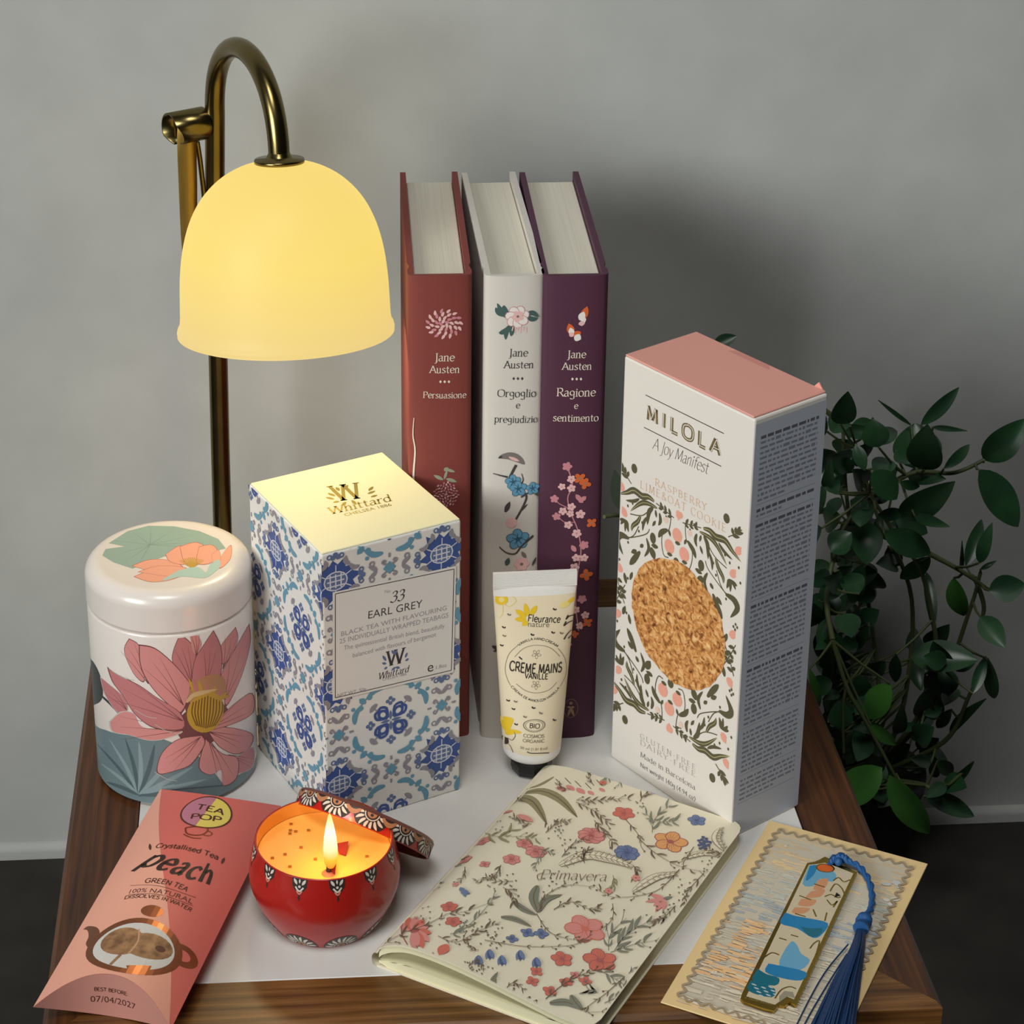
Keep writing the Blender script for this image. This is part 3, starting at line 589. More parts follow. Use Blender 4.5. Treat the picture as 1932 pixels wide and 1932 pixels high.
b = MB(); b.rbox(.0003, w_ - .0009, .0002, d_ - .0002, h_ - .0008, h_, pinkc, .0003, 1)
S_ = Flat((0, 0, h_), (1, 0, 0), (0, 1, 0), T); D = Draw(b, S_); D.poly([(w_ * .3, d_ - .0036), (w_ * .62, d_ - .0036), (w_ * .58, d_ - .0008), (w_ * .34, d_ - .0008)], mat('salmon_glue_mark', (206, 136, 124), .5))
b.face([(w_ * .9, d_ - .0004, h_ - .0004), (w_ * .97, d_ - .0004, h_ - .0004), (w_ * .935, d_ - .0004, h_ + .0022)], pinkc)
b.face([(w_ * .9, d_ - .0001, h_ - .0004), (w_ * .935, d_ - .0001, h_ + .0022), (w_ * .97, d_ - .0001, h_ - .0004)], pinkc)
b.build('lid_flap', ck)['label'] = 'salmon pink tuck-in top'

# ------------------------------------------------------------------ round tea tin
loc = (-.0875, -.0905, 0); T = TM(loc); TR_ = .0323; TH = .0955; SEAM = .079
enamel = mat('tin_enamel', (222, 212, 204), .3, spec=.5, coat=.3)
tin = thing('tea_tin', 'round white tea tin painted with a pink lotus, standing left of the tiled carton', 'tin', loc)
b = MB()
b.lathe([(0, 0), (TR_ - .006, 0), (TR_ - .0028, .0008), (TR_ - .0006, .0032), (TR_, .006), (TR_, SEAM - .0020), (TR_ - .0003, SEAM - .0012), (TR_ - .0010, SEAM - .0007), (TR_ - .0018, SEAM - .0005), (TR_ - .0020, SEAM + .002)], enamel, 192)
S = Round(TR_, T); D = Draw(b, S, S.px, .000215, clip=(-.08, .002, .08, SEAM - .0021), sub=.004)
lt, lt2, ltd = mat('lotus_leaf_print', (108, 126, 130), .35), mat('lotus_leaf_light_print', (134, 152, 154), .35), mat('lotus_leaf_dark_print', (80, 96, 100), .35)
pk, pk2, pkd, rim_i = mat('lotus_pink_print', (206, 138, 134), .35), mat('lotus_rose_print', (188, 120, 120), .35), mat('lotus_line_print', (116, 72, 72), .35), mat('petal_back_print', (190, 188, 176), .35)
yel, yeld, bud = mat('stamen_print', (190, 150, 62), .4), mat('stamen_dark_print', (118, 86, 34), .4), mat('dark_bud_print', (62, 66, 66), .35)
D.poly([(163, 1366), (199, 1377), (250, 1387), (310, 1395), (355, 1410), (392, 1442), (420, 1478), (450, 1462), (484, 1430), (484, 1520), (330, 1560), (160, 1500)], lt)
for x, y in ((180, 1400), (205, 1392), (236, 1392), (262, 1398), (292, 1404), (330, 1420), (365, 1446), (390, 1470), (190, 1440), (200, 1475), (330, 1480), (380, 1500)): D.leaf([(262, 1500), ((262 + x) / 2 + 4, (1500 + y) / 2), (x, y)], 9, lt2 if x % 4 else ltd, 6)
D.rib([(262, 1502), (330, 1490), (420, 1482)], 3, ltd)
D.poly([(160, 1236), (176, 1248), (191, 1280), (194, 1314), (182, 1328), (166, 1322)], bud, 4); D.rib([(193, 1314), (208, 1328), (225, 1346)], 6, bud)
PET = [([(190, 1278), (208, 1293), (232, 1314), (241, 1338), (223, 1344), (199, 1311)], (240, 1340)), ([(444, 1184), (448, 1209), (430, 1246), (418, 1250), (414, 1224)], (420, 1262)), ([(244, 1206), (262, 1218), (268, 1248), (272, 1284), (256, 1275), (241, 1248), (235, 1224)], (280, 1290)),
       ([(340, 1197), (361, 1215), (371, 1232), (362, 1286), (354, 1298), (328, 1254), (327, 1230)], (362, 1292)), ([(357, 1195), (371, 1197), (380, 1216), (367, 1232)], (370, 1240)), ([(469, 1179), (471, 1215), (455, 1275), (427, 1330), (423, 1290), (418, 1272), (442, 1227)], (424, 1320)),
       ([(402, 1191), (415, 1218), (418, 1248), (412, 1280), (388, 1280), (364, 1292), (367, 1248), (382, 1221)], (388, 1290)), ([(264, 1218), (292, 1224), (322, 1248), (349, 1278), (358, 1299), (341, 1343), (316, 1326), (292, 1302), (274, 1275), (265, 1248)], (346, 1330)),
       ([(208, 1362), (229, 1344), (253, 1347), (268, 1371), (310, 1377), (342, 1380), (310, 1393), (280, 1396), (244, 1386), (214, 1380)], (345, 1378)), ([(205, 1260), (220, 1272), (262, 1293), (292, 1314), (338, 1344), (344, 1374), (292, 1372), (256, 1347), (232, 1311), (214, 1287)], (345, 1360)),
       ([(394, 1380), (415, 1372), (454, 1377), (476, 1388), (469, 1410), (445, 1422), (418, 1411), (403, 1395)], (392, 1380)), ([(392, 1378), (418, 1350), (445, 1326), (474, 1309), (476, 1344), (436, 1366)], (392, 1375)), ([(448, 1428), (476, 1410), (476, 1446), (445, 1458)], (430, 1424)),
       ([(388, 1395), (418, 1422), (447, 1431), (445, 1467), (421, 1481), (417, 1452), (397, 1461), (376, 1446)], (392, 1392)), ([(380, 1388), (385, 1404), (361, 1440), (334, 1452), (301, 1459), (299, 1440), (310, 1416), (337, 1395)], (378, 1390))]
D.ell((386, 1366), 52, 44, pkd, 0, 24); D.ell((386, 1330), 36, 40, pkd, 0, 20)
for k, (P, base) in enumerate(PET):
    cx, cy = sum(p[0] for p in P) / len(P), sum(p[1] for p in P) / len(P)
    D.poly([(cx + (x - cx) * 1.045, cy + (y - cy) * 1.045) for x, y in P], pkd if k % 4 else rim_i, 4); D.poly(P, pk if k % 3 else pk2, 4)
    for f in (-.25, 0, .3):
        tx, ty = cx + (cx - base[0]) * .5 + f * (cy - base[1]), cy + (cy - base[1]) * .5 - f * (cx - base[0]); D.rib([base, ((base[0] + tx) / 2 + 2, (base[1] + ty) / 2), (tx, ty)], 1.6, pkd, 4, t1=.15)
for k, (x, y) in enumerate(((220, 1270), (262, 1342), (300, 1370), (300, 1460))): D.rib([(x - 8, y - 4), (x + 14, y + 9), (x + 34, y + 13)], 3.5, rim_i, t0=.3, t1=.3)
D.ell((393, 1306), 38, 36, mat('stamen_tan_print', (176, 130, 96), .4), 0, 18)
for k in range(15): D.leaf([(392 + 20 * math.cos(k * .42), 1318), (394 + 40 * math.cos(k * .42), 1312 - 34 * math.sin(k * .21))], 7, (yel, pk2)[k % 2])
D.ell((389, 1344), 36, 42, yel, .2, 24)
for k in range(-5, 6): D.rib([(392 + 5.4 * k, 1312 + abs(k) * 2.4), (390 + 5.6 * k, 1345), (388 + 3.4 * k, 1374 - abs(k))], 2.4, yeld, 5)
D.leaf([(352, 1325), (364, 1312), (384, 1306), (410, 1300)], 10, mat('stamen_pale_print', (206, 176, 128), .4))
b.build('body', tin)
b = MB(); R2 = TR_ + .0002
b.lathe([(R2 - .0018, SEAM), (R2 - .0004, SEAM), (R2 - .0003, SEAM + .0001), (R2, SEAM + .0006), (R2, SEAM + .0008), (R2, TH - .0062)] + [(R2 - .006 + .006 * math.cos(a * math.pi / 20), TH - .006 + .006 * math.sin(a * math.pi / 20)) for a in range(11)] + [(R2 - .0061, TH), (.002, TH)], enamel, 96); b.lathe([(.002, TH), (0, TH)], enamel, 96, sm=False)
S = Flat((0, 0, TH), (1, 0, 0), (0, 1, 0), T); D = Draw(b, S, S.px, .00024)
D.poly([(205, 1025), (241, 1002), (280, 992), (328, 993), (376, 1002), (412, 1017), (426, 1035), (388, 1044), (310, 1050), (280, 1062), (250, 1073), (214, 1061), (193, 1048), (199, 1036), (235, 1031)], mat('lily_pad_print', (146, 168, 156), .35))
for x, y in ((215, 1020), (250, 1003), (285, 996), (330, 998), (375, 1008), (408, 1022), (400, 1036), (210, 1050), (235, 1062), (262, 1064)): D.rib([(283, 1028), (x, y)], 1.4, mat('lily_vein_print', (122, 146, 132), .35), 0, t1=.2); 
ps, pd, mint = mat('water_lily_print', (232, 162, 134), .35), mat('water_lily_line_print', (176, 108, 92), .35), mat('mint_print', (172, 196, 184), .35)
for P in ([(250, 1068), (285, 1056), (330, 1060), (345, 1078), (300, 1080)], [(254, 1088), (290, 1076), (345, 1080), (325, 1093), (286, 1098)], [(262, 1079), (300, 1068), (350, 1072), (330, 1088)], [(313, 1046), (340, 1030), (356, 1042), (350, 1064), (322, 1060)], [(340, 1032), (368, 1024), (386, 1034), (378, 1060), (350, 1062)], [(376, 1032), (400, 1029), (411, 1044), (398, 1062), (372, 1062)], [(410, 1064), (424, 1040), (436, 1030), (434, 1055), (416, 1072)], [(400, 1046), (412, 1038), (416, 1056), (402, 1066)]):
    cx, cy = sum(p[0] for p in P) / len(P), sum(p[1] for p in P) / len(P)
    D.poly([(cx + (x - cx) * 1.05, cy + (y - cy) * 1.05) for x, y in P], pd, 4); D.poly(P, ps, 4)
for k in range(14): D.rib([(362, 1072), (338 + 3.6 * k, 1058 - 6 * math.sin(k / 13 * 3.1))], 1.6, yel, 0)
D.poly([(338, 1076), (372, 1070), (388, 1080), (396, 1066), (412, 1056), (416, 1068), (402, 1082), (384, 1091), (344, 1088), (305, 1096)], mint, 4)
b.build('lid', tin)

# ------------------------------------------------------------------ hand cream tube
loc = (.0547, -.105, 0); T = TM(loc, .02)
tube = thing('hand_cream_tube', 'cream-coloured hand cream tube standing on its black cap before the books', 'tube', loc, .02)
tw, tcm, blk = mat('tube_white', (222, 220, 216), .35), mat('tube_cream', (222, 209, 180), .38), mat('black_cap_plastic', (22, 22, 20), .35)
ZB, ZC, ZT = .0108, .0842, .0908
def ta(z): return .0116 + (.0164 - .0116) * min(max((z - ZB) / (ZC - ZB), 0), 1)
def tb(z): t = min(max((z - ZB) / (ZC - ZB), 0), 1); return .0116 * (1 - t ** 1.3) + .0011 * t ** 1.3
b = MB(); N = 48
def ring(z, a, bb): return [(a * math.cos(2 * math.pi * k / N), bb * math.sin(2 * math.pi * k / N), z) for k in range(N)]
zs = [ZB + (ZC - ZB) * k / 16 for k in range(17)]
lo, hi = .0140, .0810
b.grid([ring(.0086, .005, .005), ring(.009, .0085, .0085), ring(.0097, .0108, .0108)] + [ring(z, ta(z), tb(z)) for z in (ZB, .0122, lo)], tw, cu=True)
b.grid([ring(lo + (hi - lo) * k / 16, ta(lo + (hi - lo) * k / 16), tb(lo + (hi - lo) * k / 16)) for k in range(17)], tcm, cu=True)
b.grid([ring(z, ta(z), tb(z)) for z in (hi, .0826, ZC)] + [ring(ZC + .0005, .0164, .0009)], tw, cu=True)
S = Flat((0, 0, 0), (1, 0, 0), (0, 0, 1), T, lambda u, v: tb(v) * math.sqrt(max(0, 1 - (u / ta(v)) ** 2)), (.0008, .003))
D = Draw(b, S, S.px, .000222, clip=(-.0155, lo, .0155, hi), h0=1e-4)
ty, tdk, tgr, tye = mat('tube_yellow_print', (222, 186, 44), .45), mat('tube_dark_print', (58, 50, 44), .5), mat('tube_grey_print', (128, 118, 100), .5), mat('tube_pale_yellow_print', (226, 208, 130), .5)
for p, q_ in (((996, 1162), (990, 1138)), ((1001, 1160), (1013, 1142)), ((992, 1164), (972, 1150)), ((992, 1168), (971, 1168)), ((995, 1172), (985, 1180))): D.leaf([p, q_], 10, ty)
D.text('Fleurance', [(996, 1172), (1057, 1174)], tdk, style='mono', asp=1.15); D.text('nature', [(996, 1182), (1036, 1183)], tgr)
D.text('VANILLA HAND CREAM', [(979, 1219), (1014, 1207), (1051, 1221)], tdk, style='mono', asp=.9); D.text('CREMA DE MANOS CON VAINILLA', [(963, 1295), (1012, 1324), (1056, 1297)], tdk, style='mono')
D.rib([(971, 1239), (988, 1223), (1012, 1217), (1038, 1222), (1056, 1238)], 2.2, tgr, t0=.4, t1=.4); D.rib([(974, 1290), (992, 1303), (1014, 1307), (1036, 1301), (1050, 1287)], 2.2, tgr, t0=.4, t1=.4)
D.rib([(977, 1217), (960, 1234), (953, 1259), (956, 1278), (963, 1293)], .9, tgr); D.rib([(1053, 1223), (1065, 1240), (1069, 1261), (1066, 1278), (1057, 1294)], .9, tgr)
D.text('CREME MAINS', [(960, 1263), (1060, 1266)], tdk, style='heavy', cap=17); D.rib([(979, 1239), (985, 1244)], 2.4, tdk, 0); D.text('VANILLE', [(989, 1279), (1033, 1281)], tdk, style='heavy', cap=10)
for x, y in ((1012, 1234), (1011, 1292)):
    for k in range(5): a = k * 1.2566 + .3; D.ell((x + 5 * math.cos(a), y + 5 * math.sin(a)), 4, 2.4, tgr, -a, 10, .8)
D.ell((1008, 1369), 20, 12.5, tgr, 0, 24, 1.8); D.ell((1008, 1369), 16, 10, tgr, 0, 24, .8); D.text('BIO', [(999, 1373), (1018, 1374)], tdk, style='mono')
D.text('COSMOS', [(987, 1390), (1027, 1391)], tgr, style='mono', asp=.9); D.text('ORGANIC', [(986, 1399), (1027, 1400)], tgr, style='mono', asp=.9); D.text('30 ml (1.01 fl.oz)', [(981, 1412), (1033, 1413)], tgr); D.rib([(994, 1418), (1004, 1421), (1036, 1420)], 1.6, tdk)
D.ell((945, 1131), 12, 10, ty); D.ell((946, 1131), 5, 5, tye); D.rib([(955, 1124), (968, 1126), (973, 1134), (960, 1144), (950, 1138)], 1.2, tye); D.rib([(948, 1140), (948, 1156), (942, 1166)], 1.4, tye); D.ell((1066, 1140), 10, 6, tye, .3); D.leaf([(1072, 1136), (1086, 1126)], 8, ty)
D.leaf([(952, 1378), (956, 1362), (968, 1356)], 16, ty); D.leaf([(954, 1384), (966, 1380), (984, 1382)], 9, ty); D.rib([(958, 1392), (966, 1396), (972, 1388), (970, 1380)], 1.4, tgr); D.rib([(952, 1398), (962, 1406), (968, 1420)], 1.6, tgr); D.leaf([(950, 1400), (958, 1392)], 9, tdk)
for P in ([(1083, 1160), (1074, 1162), (1068, 1168), (1072, 1160)], [(1082, 1170), (1072, 1174), (1064, 1180), (1068, 1172)], [(1080, 1186), (1070, 1196), (1064, 1206)], [(1080, 1196), (1072, 1204)]): D.rib(P, 3, tdk, t0=.5)
for x, y in ((950, 1184), (951, 1200), (1043, 1194), (1059, 1195), (968, 1338), (1006, 1336), (990, 1353), (973, 1367), (1046, 1359), (946, 1218), (1004, 1198), (960, 1160), (1020, 1346), (1046, 1150), (958, 1322), (972, 1324)): D.leaf([(x - 3, y - 3), (x + 1, y + 1)], 3, tdk if x % 3 else tgr); D.leaf([(x + 1, y + 1), (x + 4, y - 2)], 2.4, tdk if x % 3 else tgr)
b.build('tube_body', tube)
b = MB(); b.grid([[(-.0164, s * .0009, z) for z in (ZC + .0003, ZT)] for s in (-1, 1)] + [[(.0164, s * .0009, z) for z in (ZC + .0003, ZT)] for s in (1, -1)], tw, False, cv=True)
b.face([(-.0164, -.0009, ZT), (.0164, -.0009, ZT), (.0164, .0009, ZT), (-.0164, .0009, ZT)], tw)
for k in range(12): b.rbox(-.0162, .0162, -.00105, -.0009, ZC + .0012 + k * .00048, ZC + .0014 + k * .00048, tw, 0)
b.build('crimped_end', tube)
b = MB(); b.lathe([(0, 0), (.0060, 0), (.0078, .0010), (.0084, .0030), (.0082, .0054), (.0070, .0088), (0, .0088)], blk, 8, sm=False); b.build('cap', tube)['label'] = 'black faceted screw cap'

# ------------------------------------------------------------------ pink pillow-shaped tea packet
loc, rz, w_, L_ = (-.0929, -.1222, 0), -.2923, .0492, .1312; T = TM(loc, rz)
coral, peachc, inner = mat('coral_card', (212, 108, 98), .5), mat('peach_card', (232, 166, 144), .5), mat('shaded_flap_card', (194, 134, 122), .55)  # end flaps are the same card, their shade put into the colour
pillow = thing('tea_packet', 'pink pillow-shaped peach tea packet lying front left with a copper teapot print', 'packet', loc, rz)
tk, rc = .009, .0118
sh = lambda s: 1 - (2 * s - 1) ** 2
b = MB(); ns, nv = 24, 16
top = [[(w_ * i / ns, -rc * sh(i / ns) + (-L_ + 2 * rc * sh(i / ns)) * j / nv, tk + tk * sh(i / ns)) for i in range(ns + 1)] for j in range(nv + 1)]
b.grid(top, coral); b.grid([[(x, y, 2 * tk - z) for x, y, z in r][::-1] for r in top], coral)
S = Flat((0, 0, tk), (1, 0, 0), (0, 1, 0), T, lambda u, v: tk * sh(min(max(u / w_, 0), 1)), (w_ / 24, None))
D = Draw(b, S, None, .000215, h0=8e-5)
D.clip = None
us = .4 ; pl = []
xs = lambda t: .0008 + (w_ * .985 - .0008) * t  # the printed diagonal runs from the top left corner to the bottom right
rows = []
for j in range(17):
    t = j / 16; rows.append((xs(t), -L_ * t))
D.raw([(0, -rc * sh(.001))] + [(x, -rc * sh(x / w_) - (L_ - 2 * rc * sh(x / w_)) * (-y / L_)) for x, y in rows] + [(x, -L_ + rc * sh(x / w_)) for x in [rows[-1][0] * (1 - k / 24) for k in range(1, 25)]], peachc, 6e-5)
D.h = 1e-4; D.conv = S.px
copper, choc, cocoa = mat('copper_foil', (150, 92, 62), .28, metal=.75), mat('brown_print', (86, 48, 34), .5), noisemat('cocoa_lump_print', [(.3, (112, 78, 54)), (.7, (176, 134, 92))], (300, 300, 300), .5)
c0 = S.px(389, 1532); D.conv = lambda x, y: (c0[0] + x, c0[1] + y); D.k = 1
D.ell((0, 0), .0099, .0101, choc, 0, 36); D.poly([(.0092 * math.cos(a / 18 * math.pi + 1.45), .0094 * math.sin(a / 18 * math.pi + 1.45)) for a in range(19)], mat('mauve_print', (186, 122, 140), .5)); D.poly([(.0092 * math.cos(a / 18 * math.pi + 4.59), .0094 * math.sin(a / 18 * math.pi + 4.59)) for a in range(19)], mat('lemon_print', (222, 204, 98), .5))
D.conv = S.px; D.k = .000215
D.text('TEA', [(369, 1527), (422, 1539)], choc, style='heavy', asp=.72); D.text('POP', [(359, 1545), (417, 1553)], choc, style='heavy', asp=.66)
D.rib([(350, 1562), (352, 1572), (366, 1576), (384, 1574), (392, 1564), (370, 1560), (350, 1562)], 3, copper); D.rib([(392, 1568), (400, 1572), (396, 1577), (384, 1576)], 2.4, copper); D.rib([(346, 1574), (362, 1581), (380, 1582)], 2.4, copper)
D.text('Crystallised Tea', [(292, 1600), (351, 1604), (412, 1623)], choc, style='heavy', asp=.95); D.leaf([(284, 1604), (282, 1592)], 5, choc); D.leaf([(418, 1630), (424, 1618)], 5, choc)
D.text('peach', [(258, 1633), (330, 1648), (402, 1672)], mat('dark_brown_print', (52, 36, 30), .5), style='brush', asp=1.25)
D.text('GREEN TEA', [(272, 1666), (314, 1669), (352, 1683)], choc, style='heavy', asp=1.1); D.text('100% NATURAL', [(243, 1686), (300, 1686), (362, 1706)], choc, style='sans', asp=1); D.text('DISSOLVES IN WATER', [(234, 1697), (299, 1697), (360, 1721)], choc, style='heavy')
D.rib([(246, 1671), (300, 1672), (370, 1694)], 1, choc); D.rib([(243, 1688), (300, 1688), (364, 1709)], 1, choc)
D.poly([(157, 1754), (166, 1748), (182, 1750), (188, 1760), (182, 1776), (186, 1788), (172, 1792), (162, 1782), (167, 1768), (165, 1756)], copper, 4)
D.ell((344, 1803), 25, 23, copper, 0, 24, 12)
c0 = S.px(252, 1783); D.conv = lambda x, y: (c0[0] + x, c0[1] + y); D.k = 1
D.ell((0, 0), .0168, .0148, copper, .1, 40); D.ell((0, -.0002), .0142, .0122, mat('white_window_print', (206, 204, 200), .5), .1, 40)
D.ell((-.0045, .0012), .0078, .0075, cocoa, -.3, 22); D.ell((.0048, .0014), .0085, .0065, cocoa, .2, 22); D.ell((.009, .002), .0018, .0016, choc, 0, 12); D.rib([(-.0025, -.006), (-.0042, -.0118)], .0012, cocoa, 0)
D.rib([(-.001, .0085), (.0008, .002), (-.0002, -.005)], .0006, mat('cocoa_light_print', (196, 150, 116), .5))
D.conv = S.px; D.k = .000215; D.ell((287, 1719), 19, 15, copper, 0, 24); D.poly([(238, 1822), (286, 1823), (280, 1836), (262, 1840), (242, 1834)], copper)
b.build('carton_sleeve', pillow)
for end in (0, 1):
    b = MB(); y = lambda s: (-rc * sh(s)) if end == 0 else (-L_ + rc * sh(s))
    r2 = [[(w_ * i / ns, y(i / ns), tk + tk * sh(i / ns) * q) for i in range(ns + 1)] for q in (-.995, -.5, 0, .5, .995)]
    b.grid(r2 if end else [r[::-1] for r in r2], inner)
    if not end: b.build('end_flap', pillow)
S = Flat((0, -L_, 0), (1, 0, 0), (0, 0, 1), T, lambda u, v: -rc * sh(min(max(u / w_, 0), 1)), (w_ / 24, None)); D = Draw(b, S, S.px, .0002, h0=6e-5)
D.text('BEST BEFORE:', [(178, 1869), (241, 1879)], choc, style='heavy'); D.text('07/04/2027', [(171, 1890), (256, 1905)], choc)
b.build('end_flap', pillow)

# ------------------------------------------------------------------ floral notebook
ang = math.radians(-33.3); W_, L_ = .0845, .1335
o3 = atz(711, 1799, .0055); loc = (o3.x, o3.y, 0); T = TM(loc, ang)
cov, pap = mat('notebook_cover_paper', (224, 216, 192), .6, spec=.25), mat('notebook_pages', (222, 216, 180), .7, spec=.2)
nb = thing('notebook', 'floral soft-cover notebook lying open-edged in front, lettered Primavera', 'notebook', loc, ang)
def gap(u, v):
    t = min(max(u / W_, 0), 1); f = max(0, 1 - v / (L_ * 1.15))
    return .0062 * f * math.sin(math.pi * min(1, t / .85) ** .55) if t < .85 else 0
def zm(u): return .0042 * min(1, .55 + max(u, 0) / .012 * .45)
def zt(u, v): t = max(u, 0) / .010; return min(1, .78 + .22 * min(t, 1) ** .7) * .0074 + gap(u, v)
def um(v):
    d = min(v, L_ - v); r = .006
    return W_ - (r - math.sqrt(max(0, r * r - (r - d) ** 2)) if d < r else 0)
VS = [0, .0005, .0015, .003, .006] + [.006 + (L_ - .012) * k / 22 for k in range(1, 22)] + [L_ - .006, L_ - .003, L_ - .0015, L_ - .0005, L_]
def slab(mb, ft, fb, mt, inset=0., u0=0.):
    n = 24; T_ = []; B2 = []
    for v in VS:
        e = um(v) - inset; vv = min(max(v, inset), L_ - inset)
        us = [u0 + (e - u0) * (i / n) ** 1.3 for i in range(n + 1)]
        T_.append([(u, vv, ft(u, v)) for u in us]); B2.append([(u, vv, fb(u, v)) for u in us])
    mb.grid(T_, mt); mb.grid([r[::-1] for r in B2], mt)
    mb.grid([[r[-1] for r in B2], [r[-1] for r in T_]], mt, False); mb.grid([[r[0] for r in T_], [r[0] for r in B2]], mt, False)
    mb.grid([B2[0], T_[0]], mt, False); mb.grid([T_[-1], B2[-1]], mt, False)
b = MB(); slab(b, lambda u, v: zt(u, v) - .0004, lambda u, v: zm(u) + gap(u, v), pap, .0008, .0004)
slab(b, lambda u, v: zm(u) - .0001, lambda u, v: .0004 + .0006 * (u < .002), pap, .0008, .0004); b.build('pages', nb)
b = MB(); slab(b, zt, lambda u, v: zt(u, v) - .0004, cov); slab(b, lambda u, v: .0004, lambda u, v: 0, cov)
sp = []
for v in VS:
    z0, z1 = 0, zt(0, v); row = [(-.0022 * math.sin(math.pi * k / 10), v, (z0 + z1) / 2 - (z1 - z0) / 2 * math.cos(math.pi * k / 10)) for k in range(11)]; sp.append(row)
b.grid([r[::-1] for r in sp], cov)
S = Flat((0, 0, 0), (1, 0, 0), (0, 1, 0), T, zt, (.0022, .004)); D = Draw(b, S, lambda X, Y: S.px(700 + X / 2.611, 1420 + Y / 2.611), .000082, clip=(.0003, .0004, W_ - .0003, L_ - .0004), h0=1e-4)
D.step = 8e-7; occ = []
nst, nol, ngr, nsl = mat('stem_brown_print', (112, 94, 76), .6), mat('olive_leaf_print', (142, 136, 100), .6), mat('grey_leaf_print', (126, 128, 112), .6), mat('sketch_line_print', (150, 136, 112), .6)
fr, fp, fo, fb_, fpd, fbd = mat('poppy_print', (204, 112, 94), .6), mat('rose_print', (212, 140, 132), .6), mat('apricot_print', (220, 160, 100), .6), mat('cornflower_print', (108, 124, 160), .6), mat('rose_line_print', (164, 92, 90), .6), mat('indigo_print', (76, 88, 124), .6)
srnd = random.Random(17)
def sprig(pts, n, sz, mt=nst, stem=4, both=True):
    sz *= .8; D.rib(pts, stem, mt, 6, t1=.4); D.hold = True; C = cat(pts, 12); occ.extend(C[::4])
    for k in range(n):
        for s in (1, -1):
            i = min(len(C) - 2, max(0, int((k + 1 + srnd.uniform(-.35, .35)) / (n + .5) * (len(C) - 2)))); p, q = C[i], C[i + 1]; dx, dy = q[0] - p[0], q[1] - p[1]; l = math.hypot(dx, dy) or 1; dx /= l; dy /= l
            z = sz * srnd.uniform(.65, 1.3); a = srnd.uniform(.35, .7); a2 = a + srnd.uniform(-.15, .4)
            m1 = (p[0] + z * .5 * (dx * math.cos(a2) - s * dy * math.sin(a2)), p[1] + z * .5 * (dy * math.cos(a2) + s * dx * math.sin(a2))); e = (p[0] + z * 1.15 * (dx * math.cos(a) - s * dy * math.sin(a)), p[1] + z * 1.15 * (dy * math.cos(a) + s * dx * math.sin(a)))
            if srnd.random() < .22: D.rib([p, m1, e], 2.6, mt, 4); D.ell(e, 5.5, 5, mt, 0, 8)
            else: D.leaf([p, m1, e], z * .25, mt, 4)
    D.hold = False
D.leaf([(660, 275), (720, 225), (800, 245), (865, 350)], 62, nol, vein=nst); D.leaf([(750, 200), (840, 190), (930, 230), (1015, 318)], 60, nol, vein=nst)
D.rib([(860, 340), (858, 370)], 5, nst); D.leaf([(820, 100), (770, 150), (730, 200)], 22, nol); D.leaf([(900, 120), (830, 160), (760, 180)], 20, nol)
for x, y, r, m in ((940, 180, 34, fp), (985, 175, 34, fp), (1035, 190, 36, fp), (1085, 200, 26, fp), (1140, 185, 24, fp)): D.leaf([(x - r * .6, y - r * .4), (x + r * .5, y + r * .4)], r, m); D.rib([(x, y - 20), (x - 30, y - 50)], 4, nst)
for x, y, r, n, m1, m2 in ((1245, 300, 52, 5, fr, fpd), (1085, 410, 62, 8, fp, fpd), (1475, 440, 78, 5, fo, fpd), (1260, 495, 56, 8, fb_, fbd), (1605, 335, 42, 5, fb_, fbd), (545, 437, 40, 6, fp, fpd), (755, 450, 38, 6, fp, fpd), (812, 490, 48, 7, fp, fpd), (692, 528, 40, 6, fp, fpd), (455, 530, 38, 6, fp, fpd), (560, 552, 26, 4, fp, fpd),
        (385, 762, 38, 5, fr, fpd), (405, 835, 36, 5, fr, fpd), (770, 890, 30, 4, fb_, fbd), (838, 895, 32, 4, fb_, fbd), (695, 920, 26, 4, fb_, fbd), (1055, 872, 88, 5, fp, fr), (940, 1020, 46, 5, fr, fpd), (1128, 1028, 72, 5, fr, fpd), (815, 1082, 28, 4, fr, fpd), (795, 1130, 28, 4, fr, fpd), (880, 1178, 30, 4, fr, fpd), (960, 1135, 28, 4, fr, fpd), (1055, 1130, 28, 4, fr, fpd), (1005, 1100, 22, 4, fp, fpd)):
    D.flower((x, y), r, n, m1, m2, x * .1, .95, ol=m2); occ.extend([(x + r * a * .6, y + r * c * .6) for a in (-1, 0, 1) for c in (-1, 0, 1)]); D.up(); D.hold = True
    for q in range(n * 3): a = q * 2.094 / n + x * .1; D.rib([(x + r * .2 * math.cos(a), y + r * .2 * math.sin(a)), (x + r * .62 * math.cos(a + .1), y + r * .62 * math.sin(a + .1))], 2.6, m2, 0, t1=.3)
    D.hold = False
for k in range(9): a = -2.6 + k * .52; D.leaf([(215, 880), (215 + 84 * math.cos(a), 895 + 84 * math.sin(a))], 46, fr if k % 2 else fp, 5)
D.ell((215, 880), 20, 20, fpd); D.rib([(160, 830), (150, 890), (180, 950)], 5, fpd)
D.leaf([(375, 950), (335, 1000)], 50, fr); D.leaf([(725, 310), (800, 345)], 40, fp); D.leaf([(640, 300), (700, 290)], 26, fp)
for q_ in ((1370, 700), (1350, 740), (1400, 790), (1440, 780), (1390, 760)): D.leaf([(1445, 725), q_], 26, fp)
D.leaf([(1440, 725), (1485, 715)], 20, ngr)
for x, y in ((585, 1000), (645, 1030), (735, 1005), (815, 1040), (530, 1030)):
    for a in (-.6, 0, .6): D.leaf([(x, y - 26), (x + 34 * math.sin(a), y + 26 * math.cos(a))], 22, fb_ if a else fbd, 4)
for x, y in ((440, 672), (478, 690), (455, 705)): D.leaf([(455, 690), (x, y - 4)], 26, fb_); D.leaf([(455, 690), (x + 12, y + 10)], 18, fb_)
